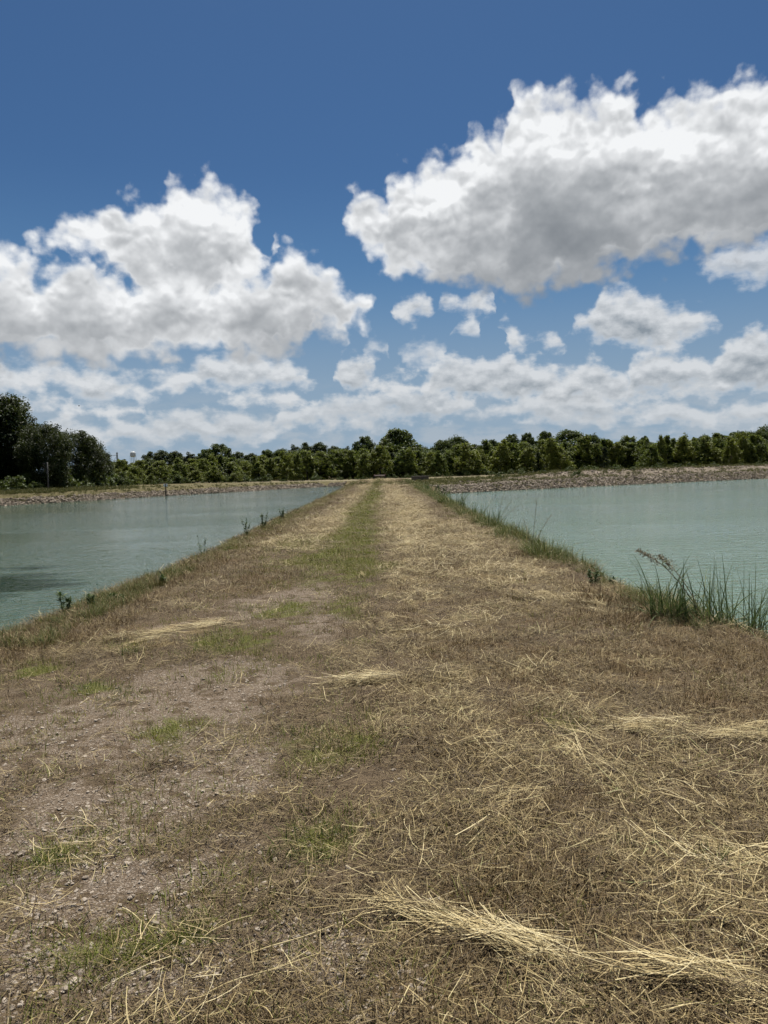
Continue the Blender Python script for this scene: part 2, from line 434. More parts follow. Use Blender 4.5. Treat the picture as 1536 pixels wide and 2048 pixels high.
def land(x, y):
    x = np.asarray(x, float)
    y = np.asarray(y, float)
    jag = 0.16 * wobble(x, y, 1.1) + 0.10 * wobble(x, y, 3.3, 2.0)
    sw = signed_distance(POND_W, x, y) + jag
    se = signed_distance(POND_E, x, y) + jag
    far = sstep(y, 52, 70) * sstep(np.abs(x), 4.3, 6.5) + sstep(np.abs(x), 20, 30) * (y < 80)
    far = np.clip(far, 0, 1)
    top = 0.02 * wobble(x, y, 0.45) + 0.012 * wobble(x, y, 2.1, 4.0)
    near = sstep(y, 30, 10)
    ruts = -0.035 * np.exp(-((x + 1.55) / 0.35) ** 2) - 0.03 * np.exp(-((x - 0.75) / 0.45) ** 2)
    top = top + ruts * sstep(y, 4, 12) + near * (0.010 + 0.010 * sstep(x, -0.3, 0.6)) * (wobble(x, y, 7.0, 1.0) + 0.7 * wobble(y, x, 13.0, 3.0))
    top = top - 0.02 * (np.clip(np.abs(x + 0.3), 0, 3.3) ** 2) / 3.3 * (np.abs(x) < 8)
    # bench and higher gravel berm behind the right-hand pond
    east = sstep(x, 9, 24) * (y > 55)
    top = top + east * (0.10 + 0.62 * sstep(se, 5.5, 9.5) - 0.60 * sstep(se, 15, 24))
    west = sstep(-x, 12, 30)
    top = top + west * 0.22 * sstep(sw, 0.8, 2.2)
    width = 1.15 + far * 1.3
    h = np.full(x.shape, 1e3)
    for s in (sw, se):
        bank = np.where(s < 0, np.maximum(s * 0.6, -1.3), (top - WATER_Z) * (1 - (1 - np.clip(s / width, 0, 1)) ** 1.6))
        h = np.minimum(h, WATER_Z + bank)
    return np.minimum(h, top + 1e-6)

def blob_field(blobs, x, y):
    f = np.zeros(np.shape(x))
    for bx, by, rx, ry in blobs:
        f = np.maximum(f, np.exp(-(((x - bx) / rx) ** 2 + ((y - by) / ry) ** 2) * 0.9))
    return f

# worn patches on the dike: (x, y, half width, half length) in metres
BARE = [(-1.33,9.57,0.68,1.51), (-0.7,7.82,0.31,0.77), (-1.42,5.99,0.59,0.68), (-1.47,4.92,0.45,0.61), (-0.98,4.03,0.29,0.42), (-1.32,3.66,0.41,0.29),
        (-1.45,3.22,0.3,0.27), (-1.1,2.85,0.28,0.21), (-2.29,4.74,0.28,0.38), (-0.73,2.31,0.18,0.14), (-0.25,2.44,0.23,0.16), (-0.05,2.22,0.21,0.13),
        (0.15,2.68,0.14,0.13), (-1.23,2.37,0.11,0.22), (-2.29,7.73,0.31,0.5)]
GREEN = [(-1.66,7.2,0.29,0.44), (-1.28,7.26,0.19,0.4), (-2.21,5.61,0.26,0.21), (-3.07,6.4,0.25,0.35), (-0.4,4.27,0.2,0.35), (-0.35,3.15,0.15,0.15),
        (-1.17,13.58,0.8,1.38), (-0.85,18.72,0.61,2.16), (-1.9,17.05,0.56,1.8), (-0.9,28.65,0.56,4.02), (-0.48,8.59,0.23,0.62), (-1.2,8.83,0.23,0.49),
        (-0.72,2.51,0.07,0.07), (-1.45,3.1,0.08,0.08), (-0.91,2.46,0.2,0.11), (-1.35,4.57,0.15,0.27), (-0.25,12.04,0.4,1.21), (1.31,2.94,0.08,0.11),
        (-2.44,7.06,0.07,0.21), (1.05,4.56,0.15,0.18), (-0.23,4.32,0.11,0.24), (-0.58,43.88,0.36,14.29), (-3.52,12.01,0.24,0.72)]
STRAW = [(0.79,25.47,0.65,12.39), (0.38,10.48,0.46,2.6), (0.09,5.66,0.6,0.41), (1.68,11.38,0.88,2.1), (1.97,17.7,0.65,4.84), (1.94,9.04,0.88,1.35),
        (-1.9,22.93,0.59,4.23), (-2.46,17.83,0.47,1.97), (-2.26,7.62,0.55,0.61), (0.6,4.12,0.59,0.64), (1.5,4.33,0.57,0.56), (1.15,3.34,0.52,0.43),
        (0.46,3.18,0.46,0.35), (1.21,2.71,0.26,0.38), (1.26,5.07,0.53,0.44), (0.39,4.82,0.38,0.4), (-0.33,6.46,0.21,0.35), (-2.98,7.14,0.42,0.43),
        (1.3,5.98,0.59,0.45), (0.64,7.7,0.7,0.99)]
BROWN = [(1.45,5.87,0.69,0.72), (2.25,7.94,0.63,0.66), (2.72,6.55,0.64,0.72), (-3.44,7.92,0.73,0.79), (-3.52,12.09,0.64,1.21), (-1.87,11.23,0.59,1.05),
        (-3.14,14.34,0.57,1.03), (-3.0,21.83,0.72,2.36), (0.68,6.56,0.35,0.54), (2.24,4.99,0.39,0.42), (1.06,12.49,0.41,1.61), (1.2,18.26,0.36,2.72),
        (0.1,2.21,0.13,0.11), (0.41,2.84,0.19,0.14)]


def masks(x, y):
    """bare soil, green growth, straw litter, brown stubble: 0..1 over the dike top."""
    n1 = wobble(x, y, 1.7, 0.4) * 0.5 + wobble(x, y, 4.3, 2.7) * 0.3
    n2 = wobble(x, y, 2.3, 6.1) * 0.5 + wobble(x, y, 6.1, 1.9) * 0.3
    n3 = wobble(x, y, 9.7, 3.3) * 0.6 + wobble(y, x, 17.0, 5.2) * 0.5
    n4 = wobble(y, x, 5.3, 0.9) * 0.6 + wobble(x, y, 12.1, 8.2) * 0.5
    wx_, wy_ = x + 0.10 * wobble(y, x, 5.0, 1.2), y * (1 + 0.03 * wobble(x, y, 4.0, 2.2))
    bare = np.clip(blob_field(BARE, x, y) * 1.25 + n1 * 0.35 + n3 * 0.15, 0, 1)
    green = np.clip(blob_field(GREEN, wx_, wy_) * (1.05 + 0.9 * n3) + n2 * 0.40 + n4 * 0.25 - 0.16, 0, 1)
    straw = np.clip(blob_field(STRAW, x, y) * (0.85 + 0.55 * n4) + n2 * 0.3 + 0.10, 0, 1)
    brown = np.clip(blob_field(BROWN, wx_, wy_) * 1.1 - n1 * 0.35 + n4 * 0.25 + 0.10, 0, 1)
    n5 = wobble(x + 0.3 * y, y, 4.2, 7.7) + 0.55 * wobble(y, x, 9.3, 4.4)
    patch = sstep(n5, -0.25, 0.45)
    close = sstep(y, 14, 8)
    straw = straw * (1 - close * 0.80 * (1 - patch))
    brown = np.clip(brown + close * 0.28 * (1 - patch) * sstep(x, -0.6, 0.4), 0, 1)
    away = sstep(y, 10, 18)
    ctr = np.exp(-((x + 0.72 + 0.15 * wobble(x, y, 0.5)) / 0.62) ** 2) * sstep(y, 8.5, 13)
    lt = np.exp(-((x + 1.6) / 0.40) ** 2) * away
    rt = np.exp(-((x - 0.75) / 0.75) ** 2) * away
    edge = (sstep(x, 1.9, 3.0) + sstep(-x, 2.5, 3.4)) * away
    green = np.clip(green + 0.95 * ctr * (0.62 + 0.55 * n1 + 0.35 * n4) + 0.35 * edge + 0.16 * sstep(-x, -0.3, 0.8) * (0.5 + n2 + n4), 0, 1)
    left = 1 - sstep(x, -1.0, 0.2) * 1.0
    straw = straw * (1 - 0.75 * left * sstep(y, 6.6, 5.8))
    bare = np.clip(bare + 0.42 * left * sstep(y, 6.6, 5.6), 0, 1)
    straw = np.clip(straw + 0.75 * (lt + rt) * (0.75 + 0.4 * n2), 0, 1)
    brown = np.clip(brown + away * 0.55 * sstep(-x, 1.9, 2.8) * (0.6 + n1) + away * 0.3 * sstep(x, 1.3, 2.2), 0, 1)
    return bare, green, straw, brown

# ------------------------------------------------------------------ ground sheet
def graded(lo, hi, fine, growth, mid_lo, mid_hi):
    a = list(np.arange(mid_lo, mid_hi, fine))
    s, v = fine, mid_hi
    while v < hi:
        a.append(v)
        s *= growth
        v += s
    a.append(hi)
    s, v, b = fine, mid_lo, []
    while v > lo:
        s *= growth
        v -= s
        b.append(max(v, lo))
    return np.array(b[::-1] + a)

gx = graded(-5000, 5000, 0.085, 1.035, -5.2, 5.2)
gy1 = np.arange(1.0, 9.0, 0.075)
gy = [9.0]
while gy[-1] < 9000:
    gy.append(gy[-1] + max(0.08, min(0.011 * gy[-1], 0.55) if gy[-1] < 140 else 0.03 * (gy[-1] - 122)))
gy = np.concatenate([[-60, -40, -25, -15, -8, -4, -2, -1, 0, 0.5], gy1, np.array(gy)])
X, Y = np.meshgrid(gx, gy)
Z = land(X, Y)
bare, green, straw, brown = masks(X, Y)
onland = sstep(Z, -0.75, -0.55)
nx_, ny_ = len(gx), len(gy)
ii = np.arange(nx_ * ny_).reshape(ny_, nx_)
quads = np.stack([ii[:-1, :-1], ii[:-1, 1:], ii[1:, 1:], ii[1:, :-1]], -1).reshape(-1, 4)

mat_ground, k, p, _ = material('dike_soil')
pos = k.node('ShaderNodeNewGeometry').outputs['Position']
gsep = k.sep(pos)
n_big = k.noise(pos, 0.9, 5.0, 0.6)
n_mid = k.noise(pos, 6.0, 6.0, 0.62)
n_fine = k.noise(pos, 45.0, 5.0, 0.65)
ppos = k.v('MULTIPLY_ADD', k.noise(pos, 30.0, 3.0, 0.6, color=True), (0.018, 0.018, 0.018), pos)
peb = k.voro(ppos, 95.0, 'F1', 'Color')
pebd = k.voro(ppos, 95.0, 'F1', 'Distance')
pv = k.sep(peb)[0]
soil = k.mix(n_mid, (0.072, 0.051, 0.031), (0.182, 0.136, 0.086))
soil = k.mix(k.ss(n_fine, 0.45, 0.72), soil, (0.052, 0.036, 0.024))
grav = k.mix(pv, (0.180, 0.144, 0.110), (0.43, 0.365, 0.295))
grav = k.mix(k.ss(n_fine, 0.40, 0.68, 0.0, 0.6), grav, (0.150, 0.112, 0.078))
grav = k.mix(k.ss(pebd, 0.34, 0.60), grav, (0.145, 0.108, 0.076))
a_b, a_g, a_s, a_n = k.attr('bare'), k.attr('green'), k.attr('straw'), k.attr('brown')
fb = k.m('MULTIPLY', a_b, k.ss(n_mid, 0.34, 0.56))
col = k.mix(k.ss(fb, 0.25, 0.75, 0.0, 0.85), soil, grav)
thatch = k.mix(n_fine, (0.070, 0.048, 0.023), (0.310, 0.238, 0.118))
col = k.mix(k.ss(k.m('MULTIPLY', a_s, k.lin(n_mid, 0.3, 0.7, 0.5, 1.3)), 0.15, 0.8, 0.0, 0.85), col, thatch)
rust = k.mix(n_fine, (0.060, 0.040, 0.021), (0.185, 0.126, 0.062))
col = k.mix(k.ss(k.m('MULTIPLY', a_n, k.lin(n_mid, 0.3, 0.7, 0.5, 1.3)), 0.2, 0.8, 0.0, 0.7), col, rust)
moss = k.mix(n_fine, (0.060, 0.070, 0.015), (0.185, 0.190, 0.048))
col = k.mix(k.ss(k.m('MULTIPLY', a_g, k.lin(n_mid, 0.3, 0.7, 0.5, 1.4)), 0.2, 0.8, 0.0, 0.75), col, moss)
# meadow beyond the dike
meadow = k.mix(n_big, (0.070, 0.070, 0.028), (0.165, 0.132, 0.070))
beyond = k.m('MAXIMUM', k.ss(k.m('ABSOLUTE', gsep[0]), 4.5, 6.5), k.ss(gsep[1], 108.0, 120.0))
col = k.mix(beyond, col, meadow)
track = k.m('MULTIPLY', k.ss(gsep[1], 112.0, 118.0), k.ss(gsep[1], 130.0, 124.0))
col = k.mix(k.m('MULTIPLY', track, 0.45), col, (0.30, 0.26, 0.19))
# gravel berm behind the right-hand pond
berm = k.attr('berm')
col = k.mix(k.m('MULTIPLY', berm, k.ss(n_mid, 0.30, 0.58)), col, k.mix(n_fine, (0.15, 0.118, 0.095), (0.29, 0.245, 0.205)))
# wet mud at the waterline
col = k.mix(k.ss(gsep[2], -0.42, -0.66, 0.0, 0.8), col, (0.070, 0.060, 0.042))
k._in(p.inputs['Base Color'], col)
p.inputs['Roughness'].default_value = 0.95
p.inputs['Specular IOR Level'].default_value = 0.15
hgt = k.m('ADD', k.m('MULTIPLY', n_fine, 0.6), k.m('ADD', k.m('MULTIPLY', n_mid, 1.2), k.m('MULTIPLY', pebd, -0.35)))
bump(k, p, hgt, 0.9, 0.035)

se_all = signed_distance(POND_E, X, Y)
berm_v = sstep(X, 8, 20) * (Y > 55) * sstep(se_all, 1.0, 3.0) * sstep(se_all, 26, 18)
ground = obj('ground', mesh_np('ground', np.stack([X, Y, Z], -1).reshape(-1, 3), [quads], mat_ground,
             {'bare': bare.ravel(), 'green': green.ravel(), 'straw': straw.ravel(), 'brown': brown.ravel(), 'berm': berm_v.ravel()}, smooth=True))
tag(ground, 'mown grass dike with worn gravel wheel tracks between two ponds', 'ground', kind='structure')

# ------------------------------------------------------------------ water
def water_mat(name, deep, shallow, ang, painted_reflection=None):
    m, k, p, _ = material(name)
    pos = k.node('ShaderNodeNewGeometry').outputs['Position']
    ca, sa = math.cos(ang), math.sin(ang)
    sx, sy, _z = k.sep(pos)
    u = k.m('ADD', k.m('MULTIPLY', sx, ca), k.m('MULTIPLY', sy, sa))
    v = k.m('SUBTRACT', k.m('MULTIPLY', sy, ca), k.m('MULTIPLY', sx, sa))
    w1 = k.noise(k.xyz(k.m('MULTIPLY', u, 0.55), v, 0.0), 3.6, 3.0, 0.55, dist=0.4)
    w2 = k.noise(k.xyz(k.m('MULTIPLY', u, 0.6), v, 4.0), 11.0, 2.0, 0.5, dist=0.3)
    w3 = k.noise(pos, 0.22, 2.0, 0.5)
    calm = k.noise(k.xyz(k.m('MULTIPLY', u, 0.4), v, 9.0), 0.10, 3.0, 0.55)
    h = k.m('ADD', k.m('MULTIPLY', w1, 1.0), k.m('MULTIPLY', w2, 0.35))
    h = k.m('MULTIPLY', h, k.ss(calm, 0.35, 0.62, 0.35, 1.0))
    col = k.mix(w3, deep, shallow)
    if painted_reflection:                             # dark tree reflection painted into the water colour near the bank: (x, y, half width, half length)
        refl_n = k.noise(k.xyz(k.m('MULTIPLY', sx, 0.35), k.m('MULTIPLY', sy, 0.9), 1.0), 1.0, 6.0, 0.62)
        for ax, ay, rx_, ry_ in painted_reflection:
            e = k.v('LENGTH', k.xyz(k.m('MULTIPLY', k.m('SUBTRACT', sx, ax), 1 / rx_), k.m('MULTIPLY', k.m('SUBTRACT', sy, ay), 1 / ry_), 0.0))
            f = k.ss(k.m('ADD', k.m('SUBTRACT', 1.0, e), k.m('MULTIPLY', k.m('SUBTRACT', refl_n, 0.5), 2.2)), -0.05, 0.45, 0.0, 0.92)
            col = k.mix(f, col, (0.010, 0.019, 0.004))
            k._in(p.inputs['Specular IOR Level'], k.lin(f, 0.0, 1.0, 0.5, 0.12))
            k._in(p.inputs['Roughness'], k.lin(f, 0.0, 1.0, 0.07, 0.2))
    k._in(p.inputs['Base Color'], col)
    p.inputs['Roughness'].default_value = 0.07
    p.inputs['IOR'].default_value = 1.33
    bump(k, p, h, 0.75, 0.10)
    return m

def pond(poly, name, mat, label):
    me = bpy.data.meshes.new(name)
    c = poly.mean(axis=0)
    out = []
    for q in poly:                        # run the sheet a little way under the banks
        d = q - c
        out.append(q + d / np.linalg.norm(d) * 1.2)
    me.from_pydata([(a, b, WATER_Z) for a, b in out], [], [tuple(range(len(out)))])
    me.materials.append(mat)
    me.update()
    return tag(obj(name, me), label, 'water', kind='structure')

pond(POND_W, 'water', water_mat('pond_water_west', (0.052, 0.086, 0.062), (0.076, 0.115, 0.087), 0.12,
                                painted_reflection=[(-9.3, 15.2, 2.3, 4.2)]), 'murky green pond left of the grass dike with tree reflections')
pond(POND_E, 'water', water_mat('pond_water_east', (0.102, 0.160, 0.122), (0.128, 0.190, 0.149), -0.06), 'pale turquoise rippled pond right of the grass dike')

# ------------------------------------------------------------------ trees: where they stand
# rear row: (kind, x, y, height, half width, label)
TALL = [
    ('oak', -4.1, 165.0, 8.5, 2.6, 'smaller round tree left of the biggest one, above the trailer'),
    ('oak', 2.9, 165.0, 9.9, 4.5, 'biggest broad round tree behind the trailer, highest of the middle'),
    ('oak', 13.4, 170.0, 7.3, 2.3, 'dark round tree just left of the gappy one, right of the trailer'),
    ('oak', 16.8, 172.0, 8.2, 2.3, 'gappy dark tree with sky showing through, right of the biggest tree'),
    ('oak', 25.4, 175.0, 7.3, 2.3, 'low dark tree between the gappy tree and the right-hand group'),
    ('oak', 30.0, 175.0, 8.5, 2.0, 'narrow dark tree at the left end of the right-hand group'),
    ('oak', 34.5, 178.0, 8.7, 2.2, 'dark tree second from the left in the right-hand group'),
    ('oak', 38.5, 178.0, 8.9, 2.6, 'dark tree third from the left in the right-hand group'),
    ('oak', 46.1, 185.0, 9.2, 4.4, 'broad pale-topped tree at the middle of the right-hand group'),
    ('oak', 49.8, 178.0, 8.0, 2.1, 'dark tree ending the right-hand group'),
    ('oak', 57.3, 165.0, 6.9, 1.5, 'single dark tree top over the right-hand young trees'),
    ('pine', 53.6, 180.0, 6.4, 2.4, 'dark pine half hidden in the rear row, right of the right-hand tall group'),
    ('pine', 57.8, 180.0, 5.8, 2.4, 'dark pine half hidden in the rear row, left of the single dark treetop'),
    ('oak', 77.1, 180.0, 7.2, 2.4, 'dark leafy treetop half hidden in the rear row, right of the half bare tree'),
    ('oak', 80.4, 180.0, 7.4, 2.6, 'dark leafy treetop half hidden in the rear row, left of the broad dark treetop'),
    ('oak', 84.6, 180.0, 7.9, 2.9, 'broad dark tree top right of the bare-twigged tree'),
    ('oak', 88.5, 180.0, 7.6, 2.6, 'dark leafy treetop half hidden in the rear row, right of the broad dark treetop'),
    ('oak', 89.3, 175.0, 8.8, 2.8, 'dark tall tree cut by the right edge of the frame'),
    ('oak', 93.5, 175.0, 8.0, 3.0, 'dark leafy treetop half hidden in the rear row, past the right edge of the frame'),
    ('oak', -32.4, 150.0, 7.0, 2.6, 'tall tree with a ragged top over the left pond'),
    ('oak', -35.8, 152.0, 6.0, 2.2, 'dark leafy treetop half hidden in the rear row, left of the ragged tall tree'),
    ('pine', -30.5, 160.0, 5.6, 1.9, 'dark pine half hidden in the rear row, right of the ragged tall tree'),
    ('pine', -27.6, 160.0, 5.3, 1.7, 'dark pine half hidden in the rear row, midway between ragged tree and pine group'),
    ('oak', -24.5, 160.0, 5.9, 2.1, 'dark leafy treetop half hidden in the rear row, second tree left of the pine group'),
    ('oak', -21.6, 160.0, 5.9, 2.1, 'dark leafy treetop half hidden in the rear row, next left of the pine group'),
    ('pine', -19.8, 170.0, 7.2, 2.0, 'dark pine at the left end of the pine group'),
    ('pine', -17.5, 172.0, 7.8, 2.3, 'highest pine of the group left of the two round trees'),
    ('pine', -14.3, 172.0, 7.7, 2.3, 'pine right beside the highest of its group'),
    ('pine', -11.1, 172.0, 6.9, 2.1, 'dark pine half hidden in the rear row, right end of the pine group'),
    ('pine', -8.1, 172.0, 6.7, 1.8, 'dark pine half hidden in the rear row, touching the smaller round tree'),
    ('pine', -46.1, 150.0, 5.9, 1.8, 'dark pine half hidden in the rear row, right of the water tower'),
    ('pine', -43.8, 150.0, 6.0, 2.0, 'dark pine at the left end of the left-hand rear row'),
    ('pine', -41.1, 150.0, 5.8, 2.0, 'dark pine half hidden in the rear row, two trees right of the water tower'),
    ('pine', -38.3, 150.0, 5.5, 1.8, 'dark pine half hidden in the rear row, two trees right of the water tower'),
    ('oak', -50.4, 140.0, 4.0, 1.9, 'dark leafy treetop half hidden in the rear row, beside the grain elevator'),
    ('oak', -46.2, 140.0, 3.6, 1.9, 'dark leafy treetop half hidden in the rear row, beside the water tower'),
    ('oak', -44.2, 142.0, 4.3, 2.1, 'dark leafy treetop half hidden in the rear row, beside the water tower'),
    ('pine', -48.5, 150.0, 3.7, 1.8, 'dark pine half hidden in the rear row, beside the water tower'),
    ('pine', -51.3, 150.0, 4.5, 0.9, 'small pointed tree between the grain elevator and the water tower'),
    ('pine', -53.1, 150.0, 4.0, 1.4, 'dark pine half hidden in the rear row, beside the grain elevator'),
    ('pine', -54.7, 150.0, 3.8, 1.4, 'dark pine half hidden in the rear row, beside the grain elevator'),
    ('pine', -0.7, 175.0, 6.8, 2.3, 'dark pine half hidden in the rear row, between the two round trees'),
    ('pine', 9.3, 178.0, 6.3, 2.6, 'dark pine half hidden in the rear row, right of the biggest round tree'),
    ('pine', 21.5, 178.0, 6.5, 2.6, 'dark pine half hidden in the rear row, right of the gappy dark tree'),
    ('pine', 65.4, 178.0, 5.8, 2.6, 'dark pine half hidden in the rear row, right of the single dark treetop'),
    ('pine', 68.9, 178.0, 5.9, 2.6, 'dark pine half hidden in the rear row, left of the half bare tree'),
    ('pine', 73.0, 178.0, 6.1, 2.4, 'dark pine half hidden in the rear row, behind the half bare tree'),
    ('oak', -45.3, 150.0, 3.1, 1.9, 'leafy middle-row tree just right of the water tower'),
    ('oak', -42.5, 150.0, 2.9, 2.1, 'leafy middle-row tree just right of the water tower'),
    ('oak', -39.4, 150.0, 3.7, 2.4, 'leafy middle-row tree just right of the water tower'),
    ('oak', -35.8, 150.0, 3.8, 2.2, 'leafy middle-row tree below the ragged tall tree over the left pond'),
    ('oak', -32.5, 150.0, 3.5, 2.6, 'leafy middle-row tree below the ragged tall tree over the left pond'),
    ('oak', -28.6, 150.0, 4.1, 2.8, 'leafy middle-row tree below the ragged tall tree over the left pond'),
    ('oak', -24.3, 150.0, 4.4, 2.9, 'leafy middle-row tree between the ragged tall tree and the pine group'),
    ('oak', -20.1, 150.0, 4.4, 2.7, 'leafy middle-row tree between the ragged tall tree and the pine group'),
    ('oak', -16.0, 150.0, 5.4, 2.8, 'leafy middle-row tree below the pine group'),
    ('oak', -11.9, 150.0, 5.0, 2.8, 'leafy middle-row tree below the pine group'),
    ('oak', -7.6, 150.0, 5.0, 2.7, 'leafy middle-row tree below the pine group'),
    ('oak', -3.7, 150.0, 4.3, 1.9, 'leafy middle-row tree below the smaller round tree, left of the trailer'),
    ('oak', -0.8, 150.0, 4.3, 1.9, 'leafy middle-row tree below the smaller round tree, left of the trailer'),
    ('oak', 2.1, 150.0, 4.6, 2.0, 'leafy middle-row tree below the biggest round tree'),
    ('oak', 5.0, 150.0, 4.8, 2.6, 'leafy middle-row tree below the biggest round tree'),
    ('oak', 9.0, 150.0, 5.0, 2.3, 'leafy middle-row tree above the concrete headwall'),
    ('oak', 12.5, 150.0, 5.0, 2.2, 'leafy middle-row tree above the concrete headwall'),
    ('oak', 15.6, 150.0, 5.0, 2.7, 'leafy middle-row tree below the gappy dark tree'),
    ('oak', 19.7, 150.0, 5.5, 2.0, 'leafy middle-row tree below the gappy dark tree'),
    ('oak', 22.7, 150.0, 5.1, 2.7, 'leafy middle-row tree below the gappy dark tree'),
    ('oak', 26.7, 150.0, 5.4, 2.2, 'leafy middle-row tree below the left end of the right-hand tall group'),
    ('oak', 30.0, 150.0, 5.1, 2.5, 'leafy middle-row tree below the left end of the right-hand tall group'),
    ('oak', 33.7, 150.0, 5.1, 1.8, 'leafy middle-row tree below the left end of the right-hand tall group'),
    ('oak', 36.4, 150.0, 5.0, 2.7, 'leafy middle-row tree below the broad pale-topped tree'),
    ('oak', 40.6, 150.0, 5.0, 2.4, 'leafy middle-row tree below the broad pale-topped tree'),
    ('oak', 44.1, 150.0, 5.0, 2.1, 'leafy middle-row tree between the right-hand tall group and the single dark treetop'),
    ('oak', 47.1, 150.0, 4.9, 2.3, 'leafy middle-row tree between the right-hand tall group and the single dark treetop'),
    ('oak', 50.5, 150.0, 4.9, 1.8, 'leafy middle-row tree between the right-hand tall group and the single dark treetop'),
    ('oak', 53.2, 150.0, 5.2, 2.0, 'leafy middle-row tree below the single dark treetop at right'),
    ('oak', 56.2, 150.0, 4.7, 1.9, 'leafy middle-row tree below the single dark treetop at right'),
    ('oak', 59.0, 150.0, 5.1, 2.3, 'leafy middle-row tree below the half bare tree'),
    ('oak', 62.6, 150.0, 4.8, 2.6, 'leafy middle-row tree below the half bare tree'),
    ('oak', 66.4, 150.0, 5.2, 2.3, 'leafy middle-row tree right of the half bare tree'),
    ('oak', 69.8, 150.0, 5.7, 1.8, 'leafy middle-row tree right of the half bare tree'),
    ('oak', 72.6, 150.0, 4.9, 2.1, 'leafy middle-row tree right of the half bare tree'),
    ('oak', 75.7, 150.0, 5.0, 2.4, 'leafy middle-row tree at the right edge of the frame'),
    ('oak', 79.2, 150.0, 5.2, 2.5, 'leafy middle-row tree at the right edge of the frame'),
]
